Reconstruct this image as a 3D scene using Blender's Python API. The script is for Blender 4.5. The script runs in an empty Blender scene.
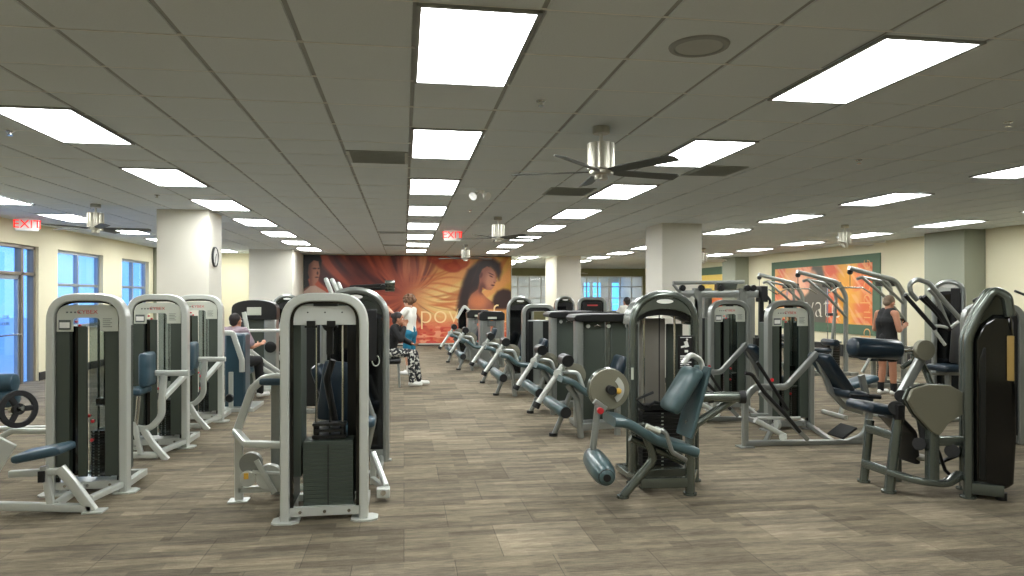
import bpy, math, random
import numpy as np
from mathutils import Vector, Matrix, Quaternion
random.seed(7)
COL = bpy.context.scene.collection
PI = math.pi
# ---------------------------------------------------------------- measured camera
F = 700.0; HY = 297.0; CAMZ = 1.6; CEIL = 2.978
TH = math.atan(108 / F); SN, CS = math.sin(TH), math.cos(TH)

def at(px, py, Y):
    """world point on the vertical plane at depth Y seen at a pixel of the photograph"""
    xc = (px - 512) / F
    zc = Y / (CS - SN * xc)
    return Vector((zc * (SN + CS * xc), Y, CAMZ + zc * (HY - py) / F))

def atz(px, py, z):
    xc = (px - 512) / F
    zc = (z - CAMZ) * F / (HY - py)
    return Vector((zc * (SN + CS * xc), zc * (CS - SN * xc), z))

def atX(px, py, X):
    xc = (px - 512) / F
    zc = X / (SN + CS * xc)
    return Vector((X, zc * (CS - SN * xc), CAMZ + zc * (HY - py) / F))

def lin(r, g=None, b=None):
    if g is None: r, g, b = r
    f = lambda c: ((c / 255 + .055) / 1.055) ** 2.4 if c > 10 else c / 255 / 12.92
    return (f(r), f(g), f(b), 1)

# ---------------------------------------------------------------- materials
def mat(name, rgb, rough=.5, metal=0., noise=0., scale=30., bump=0., coat=0., spec=.5, stretch=None):
    m = bpy.data.materials.new(name); m.use_nodes = True
    n = m.node_tree.nodes; l = m.node_tree.links; p = n['Principled BSDF']
    p.inputs['Base Color'].default_value = lin(rgb)
    p.inputs['Roughness'].default_value = rough
    p.inputs['Metallic'].default_value = metal
    p.inputs['Coat Weight'].default_value = coat
    p.inputs['Specular IOR Level'].default_value = spec
    if noise or bump:
        tc = n.new('ShaderNodeTexCoord'); t = n.new('ShaderNodeTexNoise')
        t.inputs['Scale'].default_value = scale; t.inputs['Detail'].default_value = 4
        if stretch:
            mp = n.new('ShaderNodeMapping'); mp.inputs['Scale'].default_value = stretch
            l.new(tc.outputs['Object'], mp.inputs[0]); l.new(mp.outputs[0], t.inputs['Vector'])
        else:
            l.new(tc.outputs['Object'], t.inputs['Vector'])
        if noise:
            r = n.new('ShaderNodeMapRange')
            r.inputs[3].default_value = 1 - noise; r.inputs[4].default_value = 1 + noise
            l.new(t.outputs['Fac'], r.inputs[0])
            mx = n.new('ShaderNodeVectorMath'); mx.operation = 'SCALE'
            mx.inputs[0].default_value = lin(rgb)[:3]
            l.new(r.outputs[0], mx.inputs['Scale']); l.new(mx.outputs[0], p.inputs['Base Color'])
        if bump:
            b = n.new('ShaderNodeBump'); b.inputs['Strength'].default_value = bump
            b.inputs['Distance'].default_value = .01
            l.new(t.outputs['Fac'], b.inputs['Height']); l.new(b.outputs[0], p.inputs['Normal'])
    return m

def emat(name, rgb, strength):
    m = bpy.data.materials.new(name); m.use_nodes = True
    n = m.node_tree.nodes; p = n['Principled BSDF']
    p.inputs['Base Color'].default_value = lin(rgb)
    p.inputs['Emission Color'].default_value = lin(rgb)
    p.inputs['Emission Strength'].default_value = strength
    return m

def glassmat(name, tint=(249, 251, 252), rough=.02):
    m = bpy.data.materials.new(name); m.use_nodes = True
    n = m.node_tree.nodes; l = m.node_tree.links
    n.remove(n['Principled BSDF']); o = n['Material Output']
    t = n.new('ShaderNodeBsdfTransparent'); t.inputs[0].default_value = lin(tint)
    g = n.new('ShaderNodeBsdfGlossy'); g.inputs['Roughness'].default_value = rough
    lw = n.new('ShaderNodeLayerWeight'); pw = n.new('ShaderNodeMath'); pw.operation = 'POWER'; pw.inputs[1].default_value = 4
    f = n.new('ShaderNodeMapRange'); f.inputs[3].default_value = .04; f.inputs[4].default_value = .8
    l.new(lw.outputs['Facing'], pw.inputs[0]); l.new(pw.outputs[0], f.inputs[0])
    mx = n.new('ShaderNodeMixShader')
    l.new(f.outputs[0], mx.inputs[0]); l.new(t.outputs[0], mx.inputs[1]); l.new(g.outputs[0], mx.inputs[2])
    l.new(mx.outputs[0], o.inputs[0])
    return m

M = dict(
    silver=mat('silver_powder_coat', (200, 204, 197), .3, .3, .03, 60, coat=.15),
    silver_d=mat('graphite_powder_coat', (108, 115, 108), .24, .7, .05, 300, coat=.25),
    silver_m=mat('mid_grey_powder_coat', (148, 152, 147), .28, .55, .04, 80, coat=.15),
    panel=mat('grey_green_panel', (66, 74, 66), .42, .1, .04, 40),
    panel_l=mat('taupe_panel', (128, 124, 114), .5, .1, .05, 20),
    dark=mat('charcoal_plastic', (15, 17, 17), .35, 0, .06, 50),
    black=mat('black_gloss', (6, 7, 7), .1, 0, 0, coat=.2),
    rubber=mat('black_rubber', (13, 14, 15), .6, 0, .1, 90, bump=.1),
    blue=mat('slate_blue_vinyl', (52, 76, 88), .3, 0, .06, 25, bump=.03),
    navy=mat('navy_vinyl', (18, 34, 45), .28, 0, .06, 25, bump=.03),
    teal=mat('grey_teal_vinyl', (66, 86, 88), .28, 0, .05, 25, bump=.03),
    stack=mat('weight_stack_paint', (64, 73, 65), .45, .2, .05, 60),
    chrome=mat('chrome', (215, 215, 212), .12, 1.),
    gloss=mat('graphite_gloss', (52, 56, 50), .15, .6, 0, coat=.4),
    beige=mat('beige_grey_cam', (122, 120, 103), .4, .2, .04, 70),
    placard=mat('placard_grey', (188, 192, 178), .45, 0, .02, 10),
    white=mat('white_plastic', (228, 228, 222), .5, 0, .02, 20),
    red=mat('red_plastic', (178, 32, 38), .35),
    yellow=mat('yellow_plastic', (222, 176, 70), .4),
    logored=mat('logo_red', (190, 62, 62), .5),
    ink=mat('ink_grey', (90, 95, 92), .6),
    inkblack=mat('ink_black', (9, 10, 10), .45),
    wood=mat('tan_panel', (160, 132, 74), .4, 0, .1, 8),
    wall=mat('cream_wall_paint', (222, 216, 186), .8, 0, .015, 3, bump=.02),
    wall_g=mat('sage_wall_paint', (138, 141, 124), .8, 0, .015, 3, bump=.02),
    column=mat('warm_white_column_paint', (214, 211, 198), .75, 0, .015, 3, bump=.02),
    olive=mat('olive_wall_paint', (150, 148, 110), .8, 0, .02, 3),
    base=mat('dark_baseboard', (36, 38, 38), .5, 0, .05, 20),
    tile=mat('acoustic_tile', (210, 217, 219), .95, 0, .05, 120, bump=.25),
    tee=mat('ceiling_tee', (150, 153, 150), .6, .1, .03, 30),
    frame_w=mat('window_frame_grey', (150, 158, 162), .4, .5, .03, 30),
    bronze=mat('door_frame_tan', (128, 120, 106), .4, .4, .04, 30),
    vent=mat('vent_dark', (176, 180, 176), .6, .2, .05, 30),
    green=mat('sage_green_border', (84, 108, 86), .7, 0, .03, 6),
    glass=glassmat('window_glass'),
    shield=glassmat('clear_shield', (196, 204, 204), .04),
    fan=mat('brushed_nickel', (196, 193, 178), .3, .75, .04, 50),
    blade=mat('fan_blade_grey', (84, 88, 84), .5, .2, .04, 20),
    blade_w=mat('fan_blade_white', (205, 204, 192), .5, 0, .03, 20),
    skin=mat('skin_light', (202, 152, 124), .55, 0, .04, 12),
    skin_t=mat('skin_tan', (176, 124, 96), .55, 0, .04, 12),
    hair=mat('dark_hair', (30, 22, 18), .6, 0, .3, 60, bump=.4),
    hair_b=mat('brown_curly_hair', (96, 66, 42), .7, 0, .35, 60, bump=.5),
    hair_s=mat('short_brown_hair', (104, 88, 70), .75, 0, .2, 80, bump=.2),
    cloth_k=mat('black_cloth', (16, 17, 18), .8, 0, .1, 40, bump=.1),
    cloth_w=mat('white_cloth', (214, 212, 202), .85, 0, .04, 20, bump=.1),
    cloth_t=mat('teal_cloth', (14, 104, 132), .8, 0, .06, 20, bump=.1),
    cloth_p=mat('mauve_cloth', (142, 126, 134), .85, 0, .05, 20, bump=.1),
    shoe=mat('white_shoe', (222, 222, 216), .6, 0, .03, 30),
    phone=mat('phone_black', (12, 12, 14), .2),
    light=emat('diffuser_glow', (251, 253, 253), 6.6),
    exit=emat('exit_glow', (235, 36, 30), .45),
    screen=emat('screen_glow', (120, 150, 190), .5),
)
# floral trousers
def floral():
    m = mat('floral_cloth', (30, 30, 32), .85)
    n = m.node_tree.nodes; l = m.node_tree.links; p = n['Principled BSDF']
    tc = n.new('ShaderNodeTexCoord'); v = n.new('ShaderNodeTexNoise'); v.inputs['Scale'].default_value = 22
    r = n.new('ShaderNodeValToRGB'); r.color_ramp.elements[0].position = .52; r.color_ramp.elements[1].position = .58
    r.color_ramp.elements[0].color = lin(28, 30, 34); r.color_ramp.elements[1].color = lin(196, 196, 186)
    l.new(tc.outputs['Object'], v.inputs['Vector']); l.new(v.outputs['Fac'], r.inputs[0]); l.new(r.outputs[0], p.inputs['Base Color'])
    return m
M['floral'] = floral()

# ---------------------------------------------------------------- geometry collector
def fillet(pts, r, n=6):
    pts = [Vector(p) for p in pts]; out = [pts[0]]
    for i in range(1, len(pts) - 1):
        a, b, c = pts[i - 1], pts[i], pts[i + 1]
        rr = r[i] if isinstance(r, (list, tuple)) else r
        u = (a - b); v = (c - b); lu, lv = u.length, v.length
        if lu < 1e-6 or lv < 1e-6: continue
        u /= lu; v /= lv
        ang = u.angle(v)
        if ang > PI - .02 or rr <= 0: out.append(b); continue
        d = min(rr / math.tan(ang / 2), lu * .49, lv * .49)
        p0, p2 = b + u * d, b + v * d
        for k in range(n + 1):
            t = k / n
            out.append(p0 * (1 - t) ** 2 + b * 2 * t * (1 - t) + p2 * t * t)
    out.append(pts[-1]); return out

def rrect(w, h, r=.012, n=2):
    out = []
    for cx, cy, a0 in ((w/2-r, h/2-r, 0), (-w/2+r, h/2-r, 90), (-w/2+r, -h/2+r, 180), (w/2-r, -h/2+r, 270)):
        for k in range(n + 1):
            a = math.radians(a0 + 90 * k / n); out.append((cx + r * math.cos(a), cy + r * math.sin(a)))
    return out

def circ(r, n=12, ry=None):
    ry = r if ry is None else ry
    return [(r * math.cos(2*PI*k/n), ry * math.sin(2*PI*k/n)) for k in range(n)]

class G:
    def __init__(s): s.v = []; s.f = []
    def add(s, vs, fs):
        o = len(s.v); s.v += [tuple(v) for v in vs]; s.f += [tuple(i + o for i in f) for f in fs]; return s
    def obox(s, c, ax, hs):
        c = Vector(c); vs = []
        for i in (-1, 1):
            for j in (-1, 1):
                for k in (-1, 1): vs.append(c + ax[0]*hs[0]*i + ax[1]*hs[1]*j + ax[2]*hs[2]*k)
        return s.add(vs, [(0,1,3,2),(4,6,7,5),(0,4,5,1),(2,3,7,6),(0,2,6,4),(1,5,7,3)])
    def box(s, c, size, rz=0):
        R = Matrix.Rotation(rz, 3, 'Z')
        return s.obox(c, [R @ Vector((1,0,0)), R @ Vector((0,1,0)), Vector((0,0,1))], [d/2 for d in size])
    def box2(s, a, b):
        a, b = Vector(a), Vector(b); return s.box((a+b)/2, [abs(x) for x in (b-a)])
    def axes(s, p0, p1, ref):
        u = (Vector(p1) - Vector(p0)).normalized(); v = Vector(ref) - u * u.dot(Vector(ref))
        if v.length < 1e-4: v = u.orthogonal()
        v.normalize(); return u, v, u.cross(v)
    def bar(s, p0, p1, wv, hw, ref=(0,1,0), r=.01):
        """rectangular tube; wv = size along ref, hw = the other"""
        return s.sweep([p0, p1], rrect(wv, hw, min(r, wv*.3, hw*.3)), ref)
    def sweep(s, path, prof, ref=(0,1,0), closed=False):
        path = [Vector(p) for p in path]; n = len(path); m = len(prof); vs = []
        pv = None
        for i in range(n):
            if closed: t = path[(i+1) % n] - path[i-1]
            else: t = path[min(i+1, n-1)] - path[max(i-1, 0)]
            t.normalize()
            rf = Vector(ref) if ref is not None else (pv or t.orthogonal())
            a = rf - t * t.dot(rf)
            if a.length < 1e-3: a = (pv - t*t.dot(pv)) if pv is not None else t.orthogonal()
            a.normalize(); b = t.cross(a); pv = a
            for (x, y) in prof: vs.append(path[i] + a*x + b*y)
        fs = []
        for i in range(n if closed else n-1):
            i2 = (i+1) % n
            for j in range(m):
                j2 = (j+1) % m; fs.append((i*m+j, i*m+j2, i2*m+j2, i2*m+j))
        if not closed: fs.append(tuple(range(m))[::-1]); fs.append(tuple((n-1)*m+j for j in range(m)))
        return s.add(vs, fs)
    def tube(s, path, r, n=12, bend=0, ref=None, ry=None):
        if bend: path = fillet(path, bend)
        return s.sweep(path, circ(r, n, ry), ref)
    def cyl(s, p0, p1, r, r2=None, n=20, ch=0):
        r2 = r if r2 is None else r2; p0, p1 = Vector(p0), Vector(p1)
        L = (p1-p0).length
        pr = [(0, r), (L, r2)] if not ch else [(0, r-ch), (ch*.3, r-ch*.3), (ch, r), (L-ch, r2), (L-ch*.3, r2-ch*.3), (L, r2-ch)]
        return s.lathe(pr, p0, p1-p0, n)
    def lathe(s, prof, o, axis=(0,0,1), n=20):
        """prof = (distance along the axis, radius)"""
        o = Vector(o); u = Vector(axis).normalized(); a = u.orthogonal().normalized(); b = u.cross(a); vs = []
        for (d, r) in prof:
            for k in range(n):
                an = 2*PI*k/n; vs.append(o + u*d + (a*math.cos(an) + b*math.sin(an))*max(r, 1e-4))
        fs = []
        for i in range(len(prof)-1):
            for k in range(n):
                k2 = (k+1) % n; fs.append((i*n+k, i*n+k2, (i+1)*n+k2, (i+1)*n+k))
        fs.append(tuple(range(n))[::-1]); fs.append(tuple((len(prof)-1)*n+k for k in range(n)))
        return s.add(vs, fs)
    def prism(s, pts, d):
        """pts = 3-D outline, d = thickness vector"""
        pts = [Vector(p) for p in pts]; d = Vector(d); n = len(pts)
        fs = [tuple(range(n)), tuple(range(2*n-1, n-1, -1))] + [(i, (i+1) % n, n+(i+1) % n, n+i) for i in range(n)]
        return s.add(pts + [p + d for p in pts], fs)
    def frame(s, outer, inner, d):
        """ring between two outlines of equal length, thickness d"""
        o = [Vector(p) for p in outer]; i_ = [Vector(p) for p in inner]; d = Vector(d); n = len(o); fs = []
        for k in range(n-1):
            fs += [(k, k+1, n+k+1, n+k), (2*n+k, 3*n+k, 3*n+k+1, 2*n+k+1), (k, 2*n+k, 2*n+k+1, k+1), (n+k, n+k+1, 3*n+k+1, 3*n+k)]
        fs += [(0, n, 3*n, 2*n), (n-1, 3*n-1, 4*n-1, 2*n-1)]
        return s.add(o + i_ + [p+d for p in o] + [p+d for p in i_], fs)
    def pad(s, p0, p1, wid, th, ref=(0,1,0), r=None, n=5):
        """cushion from p0 to p1, wid along ref, th thick"""
        u, v, w = s.axes(p0, p1, ref); c = (Vector(p0) + Vector(p1))/2
        hs = ((Vector(p1)-Vector(p0)).length/2, wid/2, th/2); r = min(hs)*.85 if r is None else min(r, min(hs))
        vs, fs = [], []
        for ax in range(3):
            for sg in (-1, 1):
                o = len(vs); a1, a2 = (ax+1) % 3, (ax+2) % 3
                for i in range(n+1):
                    for j in range(n+1):
                        q = [0, 0, 0]; q[ax] = sg*hs[ax]
                        ti, tj = [math.sin((2*x/n-1)*PI/2) if n > 3 else (2*x/n-1) for x in (i, j)]
                        q[a1] = ti*hs[a1]; q[a2] = tj*hs[a2]
                        inn = [max(-(hs[k]-r), min(hs[k]-r, q[k])) for k in range(3)]
                        dd = Vector([q[k]-inn[k] for k in range(3)])
                        if dd.length > 1e-9: dd = dd.normalized()*r
                        q = [inn[k]+dd[k] for k in range(3)]
                        vs.append(c + u*q[0] + v*q[1] + w*q[2])
                for i in range(n):
                    for j in range(n):
                        f = (o+i*(n+1)+j, o+(i+1)*(n+1)+j, o+(i+1)*(n+1)+j+1, o+i*(n+1)+j+1)
                        fs.append(f if sg > 0 else f[::-1])
        return s.add(vs, fs)
    def ball(s, c, r, n=12, m=8):
        rx, ry, rz = (r, r, r) if not hasattr(r, '__len__') else r
        c = Vector(c); vs = [c + Vector((0,0,rz))]
        for i in range(1, m):
            a = PI*i/m
            for k in range(n): vs.append(c + Vector((rx*math.sin(a)*math.cos(2*PI*k/n), ry*math.sin(a)*math.sin(2*PI*k/n), rz*math.cos(a))))
        vs.append(c - Vector((0,0,rz))); fs = []
        for k in range(n):
            k2 = (k+1) % n; fs.append((0, 1+k, 1+k2)); fs.append((len(vs)-1, 1+(m-2)*n+k2, 1+(m-2)*n+k))
            for i in range(m-2): fs.append((1+i*n+k, 1+(i+1)*n+k, 1+(i+1)*n+k2, 1+i*n+k2))
        return s.add(vs, fs)
    def limb(s, a, b, ra, rb):
        a, b = Vector(a), Vector(b)
        s.ball(a, ra); s.ball(b, rb); return s.cyl(a, b, ra, rb, 12)
    def build(s, name, m, parent=None, bevel=0, remesh=0, smooth=35):
        me = bpy.data.meshes.new(name); me.from_pydata(s.v, [], s.f); me.validate(); me.update()
        import bmesh
        bm = bmesh.new(); bm.from_mesh(me)
        if not remesh: bmesh.ops.remove_doubles(bm, verts=bm.verts, dist=1e-5)
        bmesh.ops.recalc_face_normals(bm, faces=bm.faces); bm.to_mesh(me); bm.free()
        if smooth:
            me.polygons.foreach_set('use_smooth', [True]*len(me.polygons)); me.set_sharp_from_angle(angle=math.radians(smooth))
        o = bpy.data.objects.new(name, me); COL.objects.link(o)
        me.materials.append(M[m] if isinstance(m, str) else m)
        if parent is not None: o.parent = parent
        if bevel:
            b = o.modifiers.new('edge', 'BEVEL'); b.width = bevel; b.segments = 2; b.limit_method = 'ANGLE'; b.angle_limit = math.radians(50)
        if remesh:
            b = o.modifiers.new('skin', 'REMESH'); b.mode = 'VOXEL'; b.voxel_size = remesh; b.use_smooth_shade = True
            b = o.modifiers.new('soft', 'SMOOTH'); b.factor = .5; b.iterations = 4
        return o

def tag(o, label=None, cat=None, group=None, kind=None):
    if label: o['label'] = label
    if cat: o['category'] = cat
    if group: o['group'] = group
    if kind: o['kind'] = kind
    return o

def empty(name, loc, label, cat, group=None, rz=0):
    o = bpy.data.objects.new(name, None); COL.objects.link(o); o.location = loc; o.rotation_euler.z = rz
    o.empty_display_size = .1
    return tag(o, label, cat, group)

def copy_tree(o, parent=None):
    c = o.copy(); COL.objects.link(c)
    if parent is not None: c.parent = parent
    for ch in list(o.children): copy_tree(ch, c)
    return c

def again(o, loc, label, rz=None, group=None):
    c = copy_tree(o); c.location = loc; c['label'] = label
    if rz is not None: c.rotation_euler.z = rz
    if group: c['group'] = group
    return c

def text(s, size, loc, parent, m, rot=(PI/2, 0, 0), name='lettering', ext=.0015, align='CENTER', shear=0, space=1.0, sx=1.0, thin=0.):
    cu = bpy.data.curves.new(name, 'FONT'); cu.body = s; cu.size = size; cu.extrude = ext; cu.offset = -thin
    cu.align_x = align; cu.align_y = 'CENTER'; cu.space_character = space; cu.shear = shear
    tmp = bpy.data.objects.new(name, cu); me = bpy.data.meshes.new_from_object(tmp); bpy.data.objects.remove(tmp); me.materials.clear()
    me.materials.append(M[m] if isinstance(m, str) else m)
    o = bpy.data.objects.new(name, me); COL.objects.link(o); o.location = loc; o.rotation_euler = rot; o.scale = (sx, 1, 1)
    if parent is not None: o.parent = parent
    return o

def struct(g, name, m, bevel=0, smooth=0):
    o = g.build(name, m, None, bevel, smooth=smooth); o['kind'] = 'structure'; return o
# ================================================================= THE ROOM
XL, XR, YB, YF, YN = -6.9, 11.7, 23.2, 33.0, -3.5   # left, right, mural wall, far partition, wall behind the viewer
XM = 3.57                                           # end of the mural wall
T = .2
g = G(); g.box2((XL-T, YN-T, -.1), (XR+T, YF+4.5, 0)); floor = struct(g, 'floor', 'base')
def carpet():
    m = mat('carpet_planks', (100, 92, 78), .95)
    n = m.node_tree.nodes; l = m.node_tree.links; p = n['Principled BSDF']
    tc = n.new('ShaderNodeTexCoord')
    br = n.new('ShaderNodeTexBrick'); br.offset = .5; br.inputs['Scale'].default_value = 1
    br.inputs['Brick Width'].default_value = .61; br.inputs['Row Height'].default_value = .61
    br.inputs['Mortar Size'].default_value = .0025; br.inputs['Mortar Smooth'].default_value = .3; br.inputs['Bias'].default_value = 0
    br.inputs['Color1'].default_value = lin(103, 95, 79); br.inputs['Color2'].default_value = lin(121, 112, 95)
    br.inputs['Mortar'].default_value = lin(78, 73, 63)
    l.new(tc.outputs['Object'], br.inputs['Vector'])
    def nz(sc, det, lo, hi, a=.3, b=.7):
        mp = n.new('ShaderNodeMapping'); mp.inputs['Scale'].default_value = sc
        t = n.new('ShaderNodeTexNoise'); t.inputs['Scale'].default_value = 1; t.inputs['Detail'].default_value = det
        l.new(tc.outputs['Object'], mp.inputs[0]); l.new(mp.outputs[0], t.inputs['Vector'])
        r = n.new('ShaderNodeMapRange'); r.inputs[1].default_value = a; r.inputs[2].default_value = b
        r.inputs[3].default_value = lo; r.inputs[4].default_value = hi
        l.new(t.outputs['Fac'], r.inputs[0]); return r, t
    b2 = n.new('ShaderNodeTexBrick'); b2.offset = .37; b2.inputs['Scale'].default_value = 1; b2.inputs['Brick Width'].default_value = .47; b2.inputs['Row Height'].default_value = .1017
    b2.inputs['Mortar Size'].default_value = 0; b2.inputs['Color1'].default_value = (.74, .74, .74, 1); b2.inputs['Color2'].default_value = (1.26, 1.25, 1.22, 1)
    l.new(tc.outputs['Object'], b2.inputs['Vector'])
    mb = n.new('ShaderNodeVectorMath'); mb.operation = 'MULTIPLY'
    l.new(br.outputs['Color'], mb.inputs[0]); l.new(b2.outputs['Color'], mb.inputs[1]); cur = mb.outputs[0]
    tt = []
    for sc, det, lo, hi in (((2.2, 14, 1), 3, .7, 1.3), ((12, 90, 1), 3, .74, 1.26), ((.5, .6, 1), 2, .92, 1.08), ((150, 190, 1), 2, .7, 1.3)):
        r, t = nz(sc, det, lo, hi); tt.append(t)
        v = n.new('ShaderNodeVectorMath'); v.operation = 'SCALE'
        l.new(cur, v.inputs[0]); l.new(r.outputs[0], v.inputs['Scale']); cur = v.outputs[0]
    l.new(cur, p.inputs['Base Color'])
    b = n.new('ShaderNodeBump'); b.inputs['Strength'].default_value = .35; b.inputs['Distance'].default_value = .004
    l.new(tt[3].outputs['Fac'], b.inputs['Height']); l.new(b.outputs[0], p.inputs['Normal'])
    p.inputs['Specular IOR Level'].default_value = .25
    return m
floor.data.materials[0] = carpet()

# ceiling: a slab, the grid of tees and every tile a shallow block with a groove round it
g = G(); g.box2((XL-T, YN-T, CEIL+.03), (XR+T, YF+T, CEIL+.15)); ceil = struct(g, 'ceiling', 'tile')
g = G(); TX0, TS = .055, .6097
nx0, nx1 = int((XL-TX0)//TS), int((XR-TX0)//TS)+1
rt = random.Random(3)
for i in range(nx0, nx1):
    for j in range(int(YN//TS), int(YF//TS)+1):
        x0 = max(XL, TX0+i*TS+.011); x1 = min(XR, TX0+(i+1)*TS-.011)
        y0 = max(YN, 3.3+j*TS+.0035-5*TS); y1 = min(YF, 3.3+(j+1)*TS-.0035-5*TS)
        if x1-x0 < .05 or y1-y0 < .05: continue
        if x1 < XM+.0 and y0 > YB: continue
        z = CEIL + rt.uniform(-.0012, .0012); b = .006
        g.add([(x0,y0,z+.012),(x1,y0,z+.012),(x1,y1,z+.012),(x0,y1,z+.012),(x0+b,y0+b,z),(x1-b,y0+b,z),(x1-b,y1-b,z),(x0+b,y1-b,z)],
              [(0,4,5,1),(1,5,6,2),(2,6,7,3),(3,7,4,0),(4,7,6,5),(0,1,2,3)])
o = g.build('ceiling_tile_field', 'tile', ceil, smooth=0); tag(o, kind='structure')
g = G(); gc = G()
for i in range(nx0, nx1+1):
    x = TX0+i*TS
    if XL < x < XR: g.box2((x-.013, YN, CEIL+.008), (x+.013, YF if x > XM else YB, CEIL+.032))
for j in range(-6, 50):
    y = 3.3+j*TS
    if YN < y < YF: gc.box2((XL if y < YB else XM, y-.0045, CEIL+(-.002 if j % 2 else .001)), (XR, y+.0045, CEIL+.03))
tag(g.build('ceiling_grid', 'tee', ceil, smooth=0), kind='structure')
tag(gc.build('ceiling_cross_grid', 'white', ceil, smooth=0), kind='structure')

def wall_with_holes(axis, c0, c1, a0, a1, z0, z1, holes):
    """wall slab between c0..c1 across, a0..a1 along; holes = (a0, a1, z0, z1)"""
    g = G(); cuts = sorted(holes); cur = a0
    def put(p, q, za, zb):
        if q-p < 1e-4 or zb-za < 1e-4: return
        if axis == 'X': g.box2((c0, p, za), (c1, q, zb))
        else: g.box2((p, c0, za), (q, c1, zb))
    for (h0, h1, hz0, hz1) in cuts:
        put(cur, h0, z0, z1); put(h0, h1, z0, hz0); put(h0, h1, hz1, z1); cur = h1
    put(cur, a1, z0, z1); return g
# left wall and its three openings (storefront door, two windows)
zt = 2.56
win = [(11.2, 14.6, 0, zt), (15.35, 17.5, .95, zt), (18.6, 20.45, .95, zt)]
ZC = CEIL+.03
struct(wall_with_holes('X', XL-T, XL, YN-T, YB, 0, ZC, win), 'wall_left', 'wall')
struct(wall_with_holes('X', XR, XR+T, YN-T, YF+T, 0, ZC, []), 'wall_right', 'wall')
struct(G().box2((XL-T, YB, 0), (XM, YB+T, ZC)), 'wall_back', 'wall')
struct(G().box2((XM-T, YB+T, 0), (XM, YF, ZC)), 'wall_return', 'wall')
struct(G().box2((XL-T, YN-T, 0), (XR+T, YN, ZC)), 'wall_front', 'wall')
# far partition: wall band with a long glazed opening, room behind it
gx0, gx1 = XM+.1, 11.6
struct(wall_with_holes('Y', YF, YF+T, XM-T, XR+T, 0, ZC, [(gx0, gx1, 0.9, 2.62)]), 'wall_far', 'olive')
struct(G().box2((XM-1, YF+4.3, 0), (XR+T, YF+4.5, ZC)), 'wall_beyond', 'white')
struct(G().box2((XM-1.2, YF+T, 0), (XM-1, YF+4.5, ZC)), 'wall_beyond_left', 'white')
struct(G().box2((XR, YF+T, 0), (XR+T, YF+4.5, ZC)), 'wall_beyond_right', 'white')
struct(G().box2((XM-1.2, YF+T, ZC), (XR+T, YF+4.5, ZC+.1)), 'ceiling_beyond', 'tile')
# columns and pilasters
def column(name, x0, x1, y0, y1, m='column'):
    return struct(G().box2((x0, y0, 0), (x1, y1, CEIL+.01)), name, m, bevel=.008)
column('column', -3.83, -3.05, 11.68, 12.46)
column('column', -4.42, -3.2, 21.1, 23.19)
column('column', 4.75, 5.53, 12.45, 13.35)
column('column', 5.03, 5.85, 22.8, 24.7)
column('pilaster', 11.2, 11.69, 12.6, 13.7, 'wall_g')
column('pilaster', 11.2, 11.69, 22.5, 23.5, 'wall_g')
column('pilaster', -6.89, -6.3, 20.75, 21.6, 'wall_g')
# baseboards
bb = lambda a, b, n: struct(G().box2(a, b), n, 'base', bevel=.004)
bb((XR-.02, YN, 0), (XR, 12.6, .32), 'baseboard_right'); bb((XR-.02, 13.7, 0), (XR, 22.5, .32), 'baseboard_right')
bb((XL, 14.6, 0), (XL+.02, 20.75, .16), 'baseboard_left'); bb((XL, YN, 0), (XL+.02, 11.2, .16), 'baseboard_left')
bb((-6.3, YB-.02, 0), (-4.42, YB, .16), 'baseboard_back')
bb((-3.2, YB-.02, 0), (XM, YB, .035), 'baseboard_back')
bb((-3.85, 11.66, 0), (-3.03, 12.48, .1), 'baseboard_column'); bb((4.73, 12.43, 0), (5.55, 13.37, .1), 'baseboard_column')
bb((11.18, 12.58, 0), (11.69, 13.72, .32), 'baseboard_pilaster')
# windows: frame bars, glass; inside sills
def window(name, y0, y1, z0, z1, nv, zs, m='frame_w', glass='glass'):
    g = G(); x = XL-T+.03
    for i in range(nv+1):
        y = y0+.03 + (y1-y0-.06)*i/nv; g.box2((x, y-.03, z0), (x+.09, y+.03, z1))
    for z in [z0+.03, z1-.03]+zs: g.box2((x+.005, y0, z-.03), (x+.085, y1, z+.03))
    o = struct(g, name, m, bevel=.004)
    p = G().box2((x+.04, y0, z0), (x+.046, y1, z1)).build('pane', glass, o, smooth=0)
    return o
window('window_1', 15.35, 17.5, .95, zt, 2, [1.85]); window('window_2', 18.6, 20.45, .95, zt, 2, [1.85])
for y0, y1 in ((15.35, 17.5), (18.6, 20.45)):
    struct(G().box2((XL-T+.1, y0-.02, .92), (XL+.05, y1+.02, .95)), 'window_sill', 'column', bevel=.005)
# storefront door: transom, a leaf and its fixed sidelights
g = G(); x = XL-T+.03
for y in (11.23, 12.9, 14.13, 14.56): g.box2((x, y-.04, 0), (x+.12, y+.04, zt))
for z in (zt-.035, 2.03): g.box2((x, 11.2, z-.03), (x+.12, 14.6, z+.03))
d = struct(g, 'door_1', 'bronze', bevel=.005)
G().box2((x+.05, 11.2, .05), (x+.056, 14.6, zt)).build('pane', 'glass', d, smooth=0)
g = G()
for y in (12.96, 14.06): g.box2((x+.02, y-.025, .02), (x+.09, y+.025, 1.99))
for z in (.1, 1.96): g.box2((x+.02, 12.94, z-.04), (x+.09, 14.08, z+.04))
lf = g.build('door_leaf', 'frame_w', d, bevel=.004)
G().tube([(x+.08, 13.0, .92), (x+.15, 13.0, .92), (x+.15, 14.03, .92), (x+.08, 14.03, .92)], .015, 10, .04).build('push_bar', 'chrome', lf)
rot = (PI/2, 0, -PI/2)
G().box2((x+.057, 13.28, 1.22), (x+.062, 13.47, 1.38)).build('notice', 'red', d)
rw = (PI/2, 0, PI/2)
text('CLUB', .085, (x+.066, 13.68, 1.24), d, 'ink', rw); text('HOURS', .085, (x+.066, 13.66, 1.12), d, 'ink', rw)

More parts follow.
